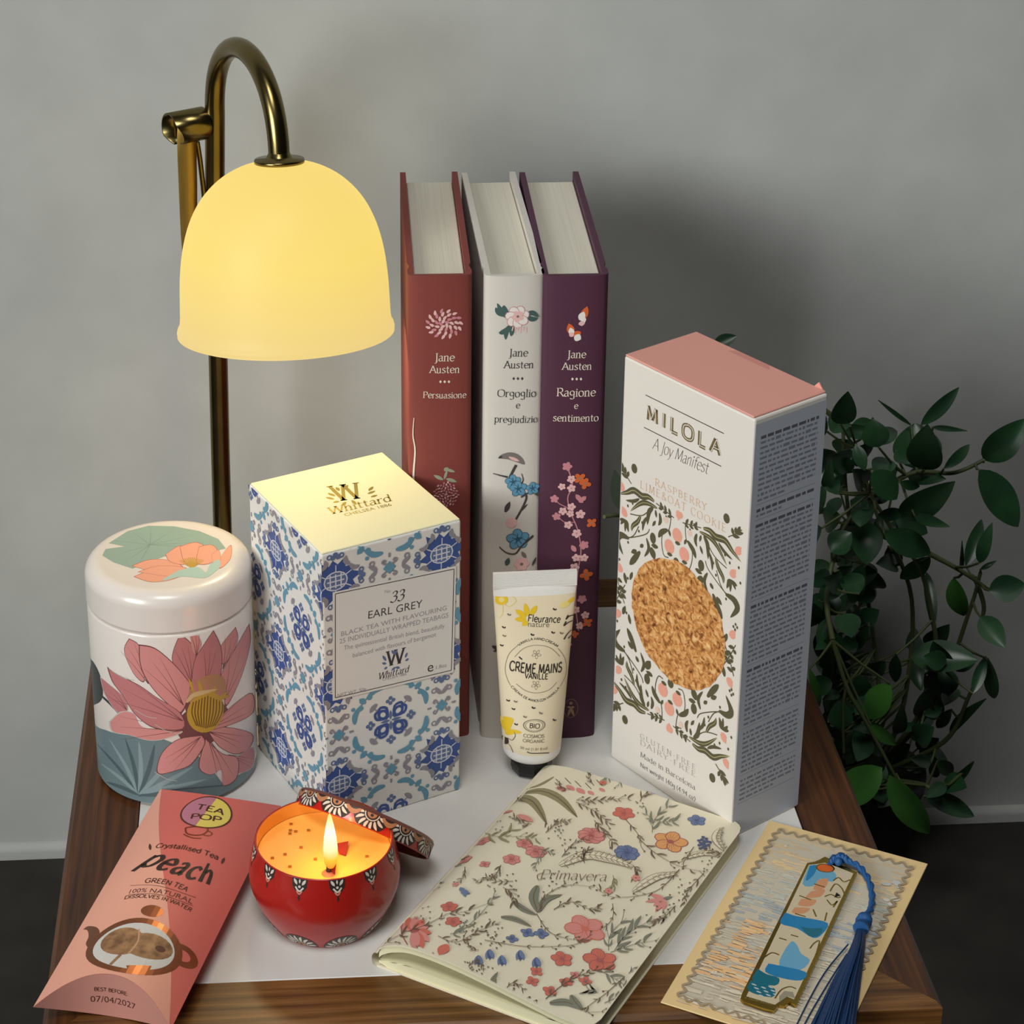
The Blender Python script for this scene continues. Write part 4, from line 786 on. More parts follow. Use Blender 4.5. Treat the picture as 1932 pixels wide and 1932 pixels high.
for k in range(16): D.ell((1640 + 34 * math.cos(k * 2.4) * (k / 16) ** .5, 452 + 32 * math.sin(k * 2.4) * (k / 16) ** .5), 9, 9, fbd, 0, 8)
for P, w in (([(820, 660), (800, 720), (822, 792)], 44), ([(700, 735), (750, 775), (815, 805)], 34), ([(825, 790), (860, 730), (940, 705)], 34), ([(640, 815), (710, 825), (790, 862)], 32), ([(880, 1240), (960, 1235), (1040, 1270)], 40), ([(985, 1200), (1010, 1240), (1045, 1275)], 36), ([(580, 1150), (625, 1085)], 18), ([(600, 1160), (618, 1120)], 14)): D.leaf(P, w, ngr, vein=nst)
for P, w in (([(930, 560), (1060, 510), (1180, 530), (1290, 570)], 70), ([(1540, 525), (1640, 500), (1740, 520)], 40), ([(1290, 690), (1400, 620), (1510, 600)], 46), ([(1720, 380), (1700, 430), (1740, 490)], 44)):
    D.leaf(P, w, nsl, 6); D.leaf(P, w * .84, cov, 6); D.rib(P, 4, nsl); C = cat(P, 9)
    for i in range(2, len(C) - 2, 2):
        for s in (-1, 1): D.rib([C[i], (C[i][0] + 22, C[i][1] + s * w * .3)], 4, nsl, 0); D.ell((C[i][0] + 6, C[i][1] + s * w * .18), 7, 6, nsl, 0, 7, 2.5)
for P, n, sz, m in (([(1250, 330), (1310, 400), (1330, 440)], 3, 30, nst), ([(1310, 420), (1400, 500), (1530, 570), (1690, 600)], 5, 46, nst), ([(1385, 400), (1400, 330), (1480, 260)], 4, 56, ngr), ([(1400, 350), (1350, 300)], 2, 40, ngr), ([(1410, 350), (1520, 340)], 3, 50, ngr), ([(1520, 580), (1400, 690), (1200, 720), (1110, 670)], 7, 34, nst), ([(1590, 470), (1530, 560)], 3, 30, nst),
        ([(815, 800), (880, 890), (980, 925), (1070, 930)], 6, 26, nst), ([(835, 790), (850, 720), (960, 660), (1100, 670)], 7, 24, nst), ([(560, 930), (740, 960), (900, 962), (1010, 950), (1090, 900)], 6, 26, nst), ([(60, 950), (150, 900), (280, 850), (380, 800), (460, 790), (600, 740)], 9, 44, nst), ([(70, 900), (200, 760), (370, 600), (470, 500)], 6, 60, ngr), ([(390, 900), (450, 880), (540, 800), (620, 700)], 7, 40, ngr), ([(330, 910), (420, 940), (520, 890), (640, 840)], 6, 40, nst),
        ([(860, 1220), (960, 1140), (1080, 1085), (1180, 1070)], 7, 40, nst), ([(1130, 1080), (1200, 1120), (1280, 1170)], 4, 60, ngr), ([(850, 490), (820, 540), (800, 590)], 3, 30, ngr), ([(830, 480), (900, 500)], 3, 34, ngr), ([(560, 400), (640, 420), (700, 380)], 4, 56, nol), ([(690, 420), (760, 420), (820, 430)], 3, 50, nol), ([(940, 520), (1000, 450), (1060, 430)], 5, 22, nst), ([(860, 400), (920, 350), (980, 340)], 7, 22, nst), ([(1010, 250), (1110, 300), (1180, 360)], 7, 40, nst), ([(1010, 240), (1140, 240), (1280, 230)], 8, 34, nst),
        ([(1100, 340), (1150, 400), (1200, 460)], 6, 36, nst), ([(1200, 980), (1260, 900), (1380, 830)], 5, 70, ngr), ([(1180, 990), (1300, 950), (1420, 930)], 5, 56, ngr), ([(1170, 980), (1180, 900), (1260, 820)], 4, 60, ngr), ([(1500, 760), (1440, 820), (1380, 850)], 7, 34, nst), ([(1640, 600), (1560, 690), (1540, 760)], 5, 34, nst), ([(900, 780), (980, 740), (1080, 780), (1130, 770)], 7, 34, nst), ([(1190, 750), (1190, 820), (1140, 880)], 3, 24, nst), ([(640, 560), (600, 620), (500, 640)], 6, 30, nst), ([(700, 640), (620, 640), (560, 610)], 5, 26, nst),
        ([(1250, 1110), (1160, 1190), (1050, 1280), (1180, 1280)], 6, 36, nst), ([(1120, 1190), (1060, 1170)], 4, 50, ngr), ([(1150, 1240), (1230, 1200), (1260, 1160)], 5, 40, ngr), ([(480, 1060), (520, 1030), (560, 1080)], 6, 20, nst), ([(640, 1200), (700, 1140), (760, 1180)], 5, 26, nst), ([(430, 1100), (340, 1020), (230, 970), (120, 950)], 4, 30, nst), ([(640, 1290), (700, 1220), (820, 1240)], 4, 30, nst)): sprig(P, n, sz, m)
rnd = random.Random(11)
for cx, cy, n, R_ in ((500, 1070, 22, 50), (900, 370, 20, 60), (250, 800, 10, 60), (590, 900, 22, 60), (960, 500, 12, 60), (640, 640, 12, 60), (1440, 780, 14, 70), (1540, 690, 12, 50), (1330, 270, 8, 40), (900, 660, 10, 60), (480, 870, 14, 40), (700, 1180, 8, 40), (1650, 560, 8, 40), (1010, 480, 10, 40), (620, 350, 8, 60)):
    D.up(); D.hold = True
    for k in range(n): D.ell((cx + rnd.gauss(0, R_ * .6), cy + rnd.gauss(0, R_ * .5)), 5.5, 4.5, nst if k % 2 else ngr, 0, 7)
    D.hold = False
occ += [(830 + 40 * k, 610) for k in range(9)] + [(800, 730), (760, 780), (900, 720), (710, 840), (780, 270), (900, 240), (640, 240), (1640, 450), (960, 1230), (215, 890), (345, 975), (660, 1020), (790, 1020), (1420, 740), (1100, 550), (1000, 550), (1640, 510), (1380, 640)]
tries = 0; put = 0
while tries < 4000 and put < 46:
    tries += 1; x, y = rnd.uniform(120, 1720), rnd.uniform(110, 1300)
    if min(math.hypot(x - a, y - c) for a, c in occ) < 52: continue
    a = rnd.uniform(0, 6.28); l = rnd.uniform(36, 60); m = rnd.choice((nst, nst, ngr, nol)); put += 1
    sprig([(x - l * math.cos(a), y - l * math.sin(a) * .8), (x + 10 * math.sin(a), y - 10 * math.cos(a)), (x + l * math.cos(a + .3), y + l * math.sin(a + .3) * .8)], rnd.choice((3, 4, 5)), rnd.uniform(22, 40), m)
    if put % 3 == 0: D.flower((x + l * math.cos(a + .3), y + l * math.sin(a + .3) * .8), rnd.uniform(16, 24), 5, rnd.choice((fr, fp, fb_, fp)), fpd, a)
D.text('Primavera', [(835, 628), (1165, 642)], nst, style='script', asp=1.1); D.rib([(850, 600), (820, 612), (826, 634), (850, 626)], 4, nst)
b.build('cover', nb)

# ------------------------------------------------------------------ red tin candle
loc = (-.0302, -.1922, 0); T = TM(loc)
candle = thing('tin_candle', 'lit candle in a round red tin with small folk-pattern motifs', 'candle', loc)
prof = cat([(.0180, 0), (.0198, .0007), (.0236, .0070), (.0264, .0140), (.0274, .0195), (.0268, .0255), (.0258, .0302), (.0250, .0335)], 6)
red_t, gold_in = mat('red_tin_lacquer', (164, 28, 22), .3, spec=.5, coat=.25), mat('gold_tin_inside', (226, 168, 84), .35, metal=.4)
b = MB(); b.lathe([(0, 0)] + prof, red_t, 96); b.lathe([(.0250, .0335), (.0248, .0338), (.0243, .0336)], red_t, 96); b.lathe([(.0243, .0336), (.0242, .030), (.0244, .026)], gold_in, 96)
S = Lathe(prof, .026); LT = S.L[-1]
blk_p, wh_p, gold_p = mat('tin_black_print', (52, 42, 40), .35), mat('tin_white_print', (206, 198, 186), .35), mat('tin_tan_print', (168, 118, 84), .35)
def fan(D, x, y, s, up):
    arc = lambda r, n=12: [(x + s * r * math.cos(a * math.pi / n), y + up * s * r * math.sin(a * math.pi / n)) for a in range(n + 1)]
    D.poly(arc(1.1), blk_p)
    for k in range(8):
        a = math.pi * (k + .5) / 8; ca, sa = math.cos(a), math.sin(a)
        D.leaf([(x + s * .5 * ca, y + up * s * .5 * sa), (x + s * (.75 * ca - .05 * sa), y + up * s * (.75 * sa + .05 * ca)), (x + s * 1.02 * ca, y + up * s * 1.02 * sa)], s * .17, wh_p, 3)
    D.poly(arc(.46), wh_p); D.poly(arc(.4), blk_p); D.poly(arc(.3), gold_p); D.ell((x, y + up * s * .13), s * .1, s * .09, blk_p, 0, 10)
for k in range(12):
    a = (k * 30 + 9) * math.pi / 180 * .026
    D = Draw(b, S, lambda x, y, a=a: (a + x * .001, LT - y * .001), .001, h0=9e-5)
    D.poly([(-3, 0), (3, 0), (2.7, 3), (0, 6.8), (-2.7, 3)], blk_p); D.leaf([(-2.2, .3), (-.9, 2.4)], 1.1, wh_p, 3); D.leaf([(2.2, .3), (.9, 2.4)], 1.1, wh_p, 3); D.leaf([(0, .2), (0, 1.8)], .7, wh_p, 3)
    D.ell((0, 3), .5, .5, wh_p, 0, 8); D.rib([(-1.5, 3.2), (0, 4.7), (1.5, 3.2)], .6, wh_p, 4); D.rib([(-1, 4.5), (0, 5.8), (1, 4.5)], .6, mat('tin_pink_print', (206, 120, 104), .35), 4)
    D.leaf([(0, 6.4), (0, 8.4)], .8, blk_p, 3)
for k in range(9):
    a = (k * 40 + 14) * math.pi / 180 * .026; D = Draw(b, S, lambda x, y, a=a: (a + x * .001, y * .001 + .0026), .001, h0=9e-5); fan(D, 0, 0, 7.2, 1)
b.build('bowl', candle)
wax_m = mat('melted_wax', (250, 186, 92), .35, spec=.4, emit=(255, 140, 20), es=.15)  # flame glow put into the wax colour and emission
b = MB(); ZW = .0272
b.lathe([(0, ZW), (.010, ZW), (.0225, ZW + .0001), (.0242, ZW + .0004)], wax_m, 64); b.build('wax', candle)['label'] = 'melted pale wax with amber flame glow put into its colour'
WK = Vector((-.0012, -.0138, 0)); q = atz(620, 1648, ZW); WK = Vector((q.x - loc[0], q.y - loc[1], 0))
b = MB(); b.tube([WK + Vector((0, 0, ZW - .003)), WK + Vector((.0002, 0, ZW + .0035)), WK + Vector((.0008, 0, ZW + .007))], [.0012, .0009, .0006], mat('burnt_wick', (58, 46, 40), .9), 8); b.lathe([(0, ZW + .0012), (.0016, ZW + .001), (.0026, ZW)], mat('wick_collar', (206, 130, 96), .5), 12, Matrix.Translation(WK)); b.build('wick', candle)
fm = bpy.data.materials.new('candle_flame'); fm.use_nodes = True; nt = fm.node_tree; nt.nodes.clear()
e_ = nt.nodes.new('ShaderNodeEmission'); o_ = nt.nodes.new('ShaderNodeOutputMaterial'); tc = nt.nodes.new('ShaderNodeTexCoord'); sx = nt.nodes.new('ShaderNodeSeparateXYZ'); rp = nt.nodes.new('ShaderNodeValToRGB')
for k, (p, c) in enumerate(((0, (226, 120, 40)), (.22, (255, 190, 60)), (.42, (255, 240, 180)), (.7, (255, 250, 225)), (1, (255, 214, 96)))):
    if k > 1: rp.color_ramp.elements.new(p)
    rp.color_ramp.elements[k].position = p; rp.color_ramp.elements[k].color = rgb(*c)
nt.links.new(tc.outputs['Generated'], sx.inputs[0]); nt.links.new(sx.outputs[2], rp.inputs[0]); nt.links.new(rp.outputs[0], e_.inputs[0]); e_.inputs[1].default_value = 1.25; nt.links.new(e_.outputs[0], o_.inputs[0])
b = MB(); fb = ZW + .0022; FH = .0235
b.lathe([(0, 0), (.0013, .0007), (.0022, .0026), (.0026, .0055), (.0026, .009), (.0022, .0135), (.0014, .0185), (.0006, .0222), (0, FH)], fm, 24, Matrix.Translation(WK + Vector((.0008, 0, fb))) @ Matrix.Shear('XZ', 4, (0, 0)))
b.build('flame', candle)
point('candle_light', WK + Vector((.0008, 0, fb + .011)), .06, (1, .48, .12), .004, candle)
petal = mat('dried_petal', (150, 40, 20), .7); herb = mat('dried_herb', (170, 104, 36), .8)
for i, (x, y, r) in enumerate(((646, 1607, .0023), (627, 1645, .0016))):
    q = atz(x, y, ZW) - Vector(loc); b = MB(); b.face([q + Vector((a * r, c * r * 1.3, d)) for a, c, d in ((-.6, -.8, .0012), (.5, -1, .0004), (1, .7, .003), (-.9, .8, .002))], petal); b.face([q + Vector((a * r, c * r * 1.3, d)) for a, c, d in ((-.9, .8, .0018), (1, .7, .0028), (.5, -1, .0002), (-.6, -.8, .001))], petal); b.build('dried_petal', candle)
b = MB()
for x, y in ((549, 1556), (548, 1568), (558, 1570), (582, 1568), (547, 1574), (538, 1613), (514, 1620), (595, 1622), (547, 1636), (692, 1617), (568, 1600)): q = atz(x, y, ZW) - Vector(loc); b.rbox(q.x - .0006, q.x + .0006, q.y - .0005, q.y + .0005, ZW, ZW + .0005, herb, 0)
o = b.build('dried_herb_specks', candle); o['kind'] = 'stuff'

# its lid, leaning on the bowl
n = Vector((.4056, .5792, .7071)).normalized(); ax = Vector((0, 0, 1)).cross(n).normalized() * -1; ay = n.cross(ax)
LR, LH = .0268, .0070
lc = Vector((-.0147, -.1668, 0)); lc.z = LR * math.sqrt(1 - n.z ** 2) + LH / 2 * n.z
T = Matrix((ax, ay, n)).transposed().to_4x4(); T.translation = lc
lid = thing('candle_lid', 'red patterned round tin lid tipped against the back of the lit candle', 'lid'); lid.matrix_world = T
b = MB()
b.lathe([(0, LH / 2 - .0008), (LR - .0008, LH / 2 - .0008), (LR - .0006, -LH / 2)], mat('lid_inside', (120, 60, 34), .45, metal=.3), 96)
b.lathe([(LR - .0006, -LH / 2), (LR - .0002, -LH / 2 - .0002), (LR, -LH / 2), (LR, LH / 2 - .0014)], red_t, 96); b.lathe([(LR, LH / 2 - .0014), (LR - .0004, LH / 2 - .0005), (LR - .0016, LH / 2), (0, LH / 2)], mat('lid_top_print', (118, 66, 56), .35), 96)
S = Round(LR, T, 96); D = Draw(b, S, lambda x, y: (x, y), 1., clip=(-.09, -LH / 2 + .0002, .09, LH / 2 - .0014), h0=5e-5)
for k in range(12): fan(D, k * 2 * math.pi * LR / 12 - math.pi * LR, LH / 2 - .0013, .0063, -1)
for k in range(12):
    u = (k + .5) * 2 * math.pi * LR / 12 - math.pi * LR; D.leaf([(u - .003, LH / 2 - .0014), (u, LH / 2 - .0030), (u + .003, LH / 2 - .0014)], .0022, gold_p, 4); D.leaf([(u - .002, LH / 2 - .0014), (u + .002, LH / 2 - .0014)], .0018, blk_p, 4)
b.build('rim', lid)

# ------------------------------------------------------------------ art card and bookmark
loc, rz, w_, L_ = (.1431, -.1462, 0), -.5232, .0621, .1182; T = TM(loc, rz)
cardm = mat('card_stock', (232, 202, 146), .6, spec=.25)
cardo = thing('art_card', 'cream card with a wavy-edged pastel print lying at the front right table corner', 'card', loc, rz)
b = MB(); b.rbox(0, w_, -L_, 0, .0002, .0008, cardm, .0002, 1)
S = Flat((0, 0, .0008), (1, 0, 0), (0, 1, 0), T); D = Draw(b, S, lambda x, y: (x * .001, -y * .001), .001, clip=(.0026, -L_ + .0026, w_ - .0026, -.0026))
pc = lambda n, c: mat('pastel_' + n, tuple(min(255, k + 12) for k in c), .6, spec=.25)
W_, H_ = w_ * 1000, L_ * 1000; D.step = 6e-7
D.poly([(4.6, 4.6), (W_ - 4.6, 4.6), (W_ - 4.6, H_ - 4.6), (4.6, H_ - 4.6)], pc('ground', (190, 180, 160)))
rnd = random.Random(21)
zones = ((4, 22, [(200, 176, 138), (206, 182, 142), (194, 172, 138)]), (16, 30, [(214, 188, 142), (220, 190, 144), (200, 184, 152)]), (26, 52, [(184, 184, 170), (190, 187, 170), (178, 182, 174), (194, 190, 172)]), (48, 66, [(156, 166, 172), (164, 172, 174), (150, 162, 170), (172, 176, 172)]), (62, 96, [(196, 188, 168), (188, 183, 168), (202, 192, 170), (180, 180, 170)]), (92, 116, [(208, 196, 172), (200, 188, 166), (216, 204, 182)]))
for y0, y1, cs in zones:
    for k in range(int((y1 - y0) * 5)):
        x, y = rnd.uniform(4, W_ - 4), rnd.uniform(y0, y1); c = rnd.choice(cs); l = rnd.uniform(3, 9)
        D.rib([(max(4.6, x - l / 2), y), (x, y + rnd.uniform(-.5, .5)), (min(W_ - 4.6, x + l / 2), y + rnd.uniform(-.6, .6))], rnd.uniform(1, 2.8), pc('%d_%d_%d' % c, c), 3, t0=.5, t1=.4)
for k in range(90): x, y = rnd.gauss(16, 6), rnd.uniform(62, 100); D.rib([(max(5, x - 2.5), y), (max(6, x + rnd.uniform(1, 3)), y + rnd.uniform(-.4, .4))], rnd.uniform(.5, 1.3), pc('apricot%d' % (k % 3), ((224, 178, 122), (218, 172, 122), (226, 188, 140))[k % 3]), 2)
for k in range(40): x, y = W_ - 8 + rnd.gauss(0, 2), rnd.uniform(10, 110); D.ell((min(x, W_ - 5), y), rnd.uniform(.6, 2), rnd.uniform(.5, 1.4), pc('mist%d' % (k % 2), ((204, 202, 192), (184, 186, 182))[k % 2]), rnd.random(), 9)
for x, y in ((11, 14), (34, 45), (11, 96), (22, 66), (44, 20), (50, 52)): D.star((x, y), [1.1, .25], 8, mat('sparkle_print', (232, 226, 212), .5))
mo = mat('wavy_border_print', (164, 146, 118), .6)
i0 = 5; seg = [((i0, i0), (W_ - i0, i0), 11), ((W_ - i0, i0), (W_ - i0, H_ - i0), 22), ((W_ - i0, H_ - i0), (i0, H_ - i0), 11), ((i0, H_ - i0), (i0, i0), 22)]
for p, q_, nn in seg:
    dx, dy = (q_[0] - p[0]), (q_[1] - p[1]); l = math.hypot(dx, dy); nx, ny = dy / l, -dx / l
    D.rib([(p[0] + dx * t / (nn * 8) + nx * 1.0 * math.sin(t / 8 * 2 * math.pi), p[1] + dy * t / (nn * 8) + ny * 1.0 * math.sin(t / 8 * 2 * math.pi)) for t in range(nn * 8 + 1)], 1.0, mo, 0)
b.build('card_sheet', cardo)
ZP = .00135; PT = .0012
gold = mat('gold_plated_metal', (176, 146, 66), .25, metal=1.)
bmk = thing('bookmark', 'narrow gold and enamel metal bookmark with a navy tassel lying on the cream card', 'bookmark', atz(1505, 1770, ZP))
o3 = Vector(atz(1505, 1770, ZP)); loc = (o3.x, o3.y, ZP); bmk.location = loc; T = TM(loc)
S = Flat((0, 0, PT), (1, 0, 0), (0, 1, 0), T)
edge = [(1523, 1628), (1536, 1626), (1546, 1622), (1556, 1616), (1570, 1622), (1580, 1630), (1598, 1636), (1617, 1645), (1502, 1897), (1490, 1890), (1480, 1898), (1470, 1896), (1460, 1907), (1440, 1902), (1404, 1890), (1397, 1884), (1400, 1874)]
P = [S.px(*p) for p in edge]
b = MB()
for t in tessellate_polygon([[Vector((u, v, 0)) for u, v in P]]): b.face([(P[i][0], P[i][1], PT) for i in t], gold); b.face([(P[i][0], P[i][1], 0) for i in t[::-1]], gold)
for i in range(len(P)): b.face([(*P[i - 1], 0), (*P[i], 0), (*P[i], PT), (*P[i - 1], PT)], gold)
D = Draw(b, S, S.px, .00021, h0=6e-5); en = lambda n, c: mat('enamel_' + n, c, .22, spec=.5)
cream_e, blue_e, teal_e, sky_e, org_e, pch_e, pale_e = en('cream', (204, 190, 160)), en('blue', (34, 124, 176)), en('teal', (22, 104, 124)), en('sky', (104, 164, 196)), en('orange', (214, 98, 30)), en('peach', (206, 146, 106)), en('pale', (190, 198, 196))
D.poly([(1526, 1632), (1544, 1630), (1556, 1628), (1580, 1636), (1610, 1648), (1498, 1886), (1484, 1880), (1462, 1896), (1408, 1880)], cream_e)
D.poly([(1527, 1633), (1546, 1632), (1566, 1640), (1578, 1652), (1570, 1664), (1548, 1658), (1534, 1672), (1514, 1668)], sky_e, 3); D.poly([(1528, 1634), (1541, 1633), (1536, 1650), (1520, 1662)], blue_e, 3)
D.ell((1557, 1638), 17, 13, gold, -.2, 18); D.ell((1557, 1638), 14, 10.5, org_e, -.2, 18)
for P_ in ([(1545, 1660), (1562, 1658), (1556, 1676), (1534, 1678)], [(1530, 1682), (1556, 1678), (1548, 1692), (1520, 1694)], [(1512, 1696), (1540, 1698), (1530, 1710), (1506, 1708)], [(1500, 1712), (1528, 1714), (1516, 1724), (1494, 1722)]): D.poly(P_, pch_e, 3)
D.poly([(1482, 1722), (1500, 1728), (1526, 1733), (1562, 1742), (1552, 1762), (1534, 1770), (1504, 1752), (1472, 1742)], blue_e, 3); D.poly([(1510, 1748), (1530, 1752), (1552, 1752), (1544, 1766), (1526, 1766)], teal_e, 3)
D.poly([(1482, 1790), (1494, 1776), (1504, 1784), (1512, 1800), (1528, 1812), (1510, 1830), (1470, 1822)], sky_e, 3); D.poly([(1450, 1818), (1470, 1822), (1520, 1834), (1512, 1850), (1476, 1846), (1444, 1834)], blue_e, 3)
D.poly([(1430, 1828), (1446, 1838), (1470, 1846), (1462, 1860), (1420, 1850)], teal_e, 3); D.poly([(1416, 1850), (1440, 1856), (1462, 1866), (1456, 1882), (1412, 1870)], teal_e, 3)
for k in range(10): D.leaf([(1418 + 4.5 * k, 1856 + (k * 7) % 22), (1428 + 4.5 * k, 1860 + (k * 7) % 22)], 3.5, pale_e)
for P_ in ([(1572, 1662), (1582, 1656), (1592, 1664), (1604, 1660)], [(1566, 1682), (1576, 1668), (1588, 1676), (1594, 1690)], [(1556, 1692), (1568, 1688), (1580, 1694), (1586, 1692)], [(1560, 1698), (1570, 1708), (1580, 1700), (1572, 1712)], [(1528, 1790), (1536, 1780), (1546, 1776), (1540, 1800)], [(1440, 1808), (1456, 1798), (1470, 1802)], [(1492, 1764), (1506, 1768)], [(1470, 1770), (1484, 1774)], [(1508, 1690), (1530, 1698)], [(1500, 1724), (1520, 1730)], [(1536, 1668), (1556, 1674)], [(1462, 1884), (1474, 1868), (1490, 1862), (1502, 1866)], [(1534, 1716), (1540, 1730)], [(1560, 1722), (1556, 1738)]): D.rib(P_, 2.6, gold)
D.poly([(1578, 1684), (1586, 1690), (1574, 1694)], blk); D.poly([(1470, 1880), (1480, 1870), (1496, 1872), (1500, 1884), (1486, 1880), (1470, 1892)], en('stone', (150, 142, 122)))
D.text('Claude Monet', [(1406, 1884), (1458, 1898)], mat('engraved_gold', (214, 196, 130), .35, metal=.6), style='script', asp=.9)
b.build('plate', bmk)
cordm, skirtm = mat('navy_cord', (34, 84, 140), .5, sheen=1), mat('navy_tassel_thread', (14, 50, 92), .42, spec=.6)
def L3(x, y, z): return atz(x, y, ZP + z) - Vector(loc)
b = MB(); pts = [L3(*p) for p in cat([(1566, 1628, .002), (1574, 1618, .0035), (1590, 1616, .004), (1600, 1624, .003), (1622, 1636, .0016), (1640, 1662, .0014), (1646, 1694, .0014), (1642, 1718, .002), (1632, 1730, .003)], 6)]
for s_ in (0, math.pi): b.tube([p + Vector((.0006 * math.cos(i * .9 + s_), .0003 * math.sin(i * .9 + s_), .0006 * math.sin(i * .9 + s_))) for i, p in enumerate(pts)], .0008, cordm, 8)
for x, y, z in ((1574, 1620, .0022), (1586, 1616, .0026), (1596, 1622, .0024), (1582, 1626, .0028)): b.lathe([(0, -.0016), (.0012, -.0011), (.0017, 0), (.0012, .0011), (0, .0016)], cordm, 12, Matrix.Translation(L3(x, y, z)))
b.build('cord', bmk)
b = MB(); A0, A1 = L3(1634, 1728, .004), L3(1624, 1752, .0042)
b.tube([A0 + (A1 - A0) * t for t in (0, .2, .5, .55, .75, .8, 1)], [.0010, .0028, .0030, .0022, .0022, .0027, .0029], cordm, 14); b.build('tassel_head', bmk)
b = MB(); rnd = random.Random(4)
for k in range(90):
    t, q = rnd.random(), rnd.random(); zt_ = .0008 + .006 * q * (1 - abs(2 * t - 1) ** 2 * .8)
    x0, y0 = 1617 + 15 * t, 1754 + 2 * t; x3, y3 = 1520 + 88 * t ** .9 + rnd.uniform(-4, 4), 1955 + 14 * t + rnd.uniform(-6, 6)
    b.tube([L3(*p) for p in cat([(x0, y0, .0035 + .002 * (q - .5)), (x0 - 12 + 10 * t, 1790, zt_ + .001), (x0 - 50 + 40 * t, 1860, zt_ * .9), (x3, y3, zt_ * .6)], 5)], .00042, skirtm, 5, False)
b.tube([L3(*p) for p in cat([(1600, 1782, .002), (1560, 1830, .0012), (1530, 1880, .0008), (1500, 1940, .0008)], 6)], .0003, skirtm, 5, False); b.tube([L3(*p) for p in cat([(1598, 1800, .002), (1566, 1850, .0012), (1530, 1910, .0008), (1512, 1945, .0008)], 6)], .0003, skirtm, 5, False)
b.build('tassel_fringe', bmk)

# ------------------------------------------------------------------ brass lamp
brass = noisemat('aged_brass', [(.3, (112, 98, 60)), (.7, (134, 118, 76))], (60, 60, 60), .24, 4, .05, .0002, metal=1.)
lamp = thing('table_lamp', 'tall brass gooseneck lamp with a glowing yellow dome shade behind the tea tin', 'lamp', (-.0706, .03, 0))
LO = Vector((-.0706, .03, 0))
b = MB(); T = Matrix.Translation((.0, -.016, 0)); b.lathe([(0, 0), (.030, 0), (.0305, .0015), (.030, .004), (.027, .0052), (0, .0056)], brass, 64, T); b.build('base', lamp)
a_ = Vector((-.012, .144, .988)).normalized(); P0 = Vector((-.0392, -.045, .1704)); HS = .0672; TP = P0 + a_ * HS
A_ = Vector((-.0664, .03, .236)); c1 = A_ + Vector((0, 0, .047)); c2 = TP + a_ * .004 + a_ * .044
pts = [LO + Vector((0, 0, .004)), Vector((-.0698, .03, .08)), Vector((-.0686, .03, .16)), Vector((-.0674, .03, .21))] + [A_ * (1 - t) ** 3 + c1 * 3 * t * (1 - t) ** 2 + c2 * 3 * t * t * (1 - t) + (TP + a_ * .003) * t ** 3 for t in [k / 28 for k in range(29)]]
b = MB(); b.tube([p - LO for p in pts], .0042, brass, 20); b.build('gooseneck_pole', lamp)
zq = a_.to_track_quat('Z', 'Y').to_matrix().to_4x4(); TS = Matrix.Translation(P0 - LO) @ zq
b = MB(); b.lathe([(.0040, HS + .0040), (.0048, HS + .0022), (.0052, HS + .0016), (.0096, HS + .0012), (.0099, HS + .0006), (.0098, HS - .0004), (0, HS - .0006)], brass, 40, TS); b.build('shade_cap', lamp)
sm = bpy.data.materials.new('glowing_glass_shade'); sm.use_nodes = True; nt = sm.node_tree; pb = nt.nodes['Principled BSDF']
tc = nt.nodes.new('ShaderNodeTexCoord'); sx = nt.nodes.new('ShaderNodeSeparateXYZ'); rp = nt.nodes.new('ShaderNodeValToRGB')
for k, (p, c) in enumerate(((0, (232, 204, 136)), (.3, (244, 214, 126)), (.6, (250, 220, 116)), (1, (247, 216, 116)))):
    if k > 1: rp.color_ramp.elements.new(p)
    rp.color_ramp.elements[k].position = p; rp.color_ramp.elements[k].color = rgb(*c)
nt.links.new(tc.outputs['Generated'], sx.inputs[0]); nt.links.new(sx.outputs[2], rp.inputs[0]); nt.links.new(rp.outputs[0], pb.inputs['Emission Color'])
pb.inputs['Base Color'].default_value = rgb(70, 64, 52); pb.inputs['Emission Strength'].default_value = .97; pb.inputs['Roughness'].default_value = .5; pb.inputs['Specular IOR Level'].default_value = .2
shp = [(.0426, -.0012), (.0431, .0002), (.0428, .0014), (.0419, .0026), (.0416, .006)] + cat([(.0414, .012), (.0409, .022), (.0394, .033), (.0364, .0435), (.0316, .0525), (.0248, .0597), (.0170, .0644), (.0090, .0667), (.0, .0672)], 4)
b = MB(); b.lathe(shp, sm, 96, TS); b.lathe([(.0430, -.0012), (.0424, .0002), (.0406, .012), (.0392, .033), (.0325, .051), (.02, .0615), (0, .0645)], sm, 96, TS); b.build('shade', lamp)
b = MB(); b.lathe([(.0042, .0640), (.0075, .061), (.0075, .052), (.0085, .050), (.0062, .048), (0, .0475)], mat('lamp_socket', (210, 205, 195), .5), 24, TS); b.build('socket', lamp)
point('lamp_bulb_light', (P0 - LO) + a_ * .020, .26, (1, .8, .46), .016, lamp)
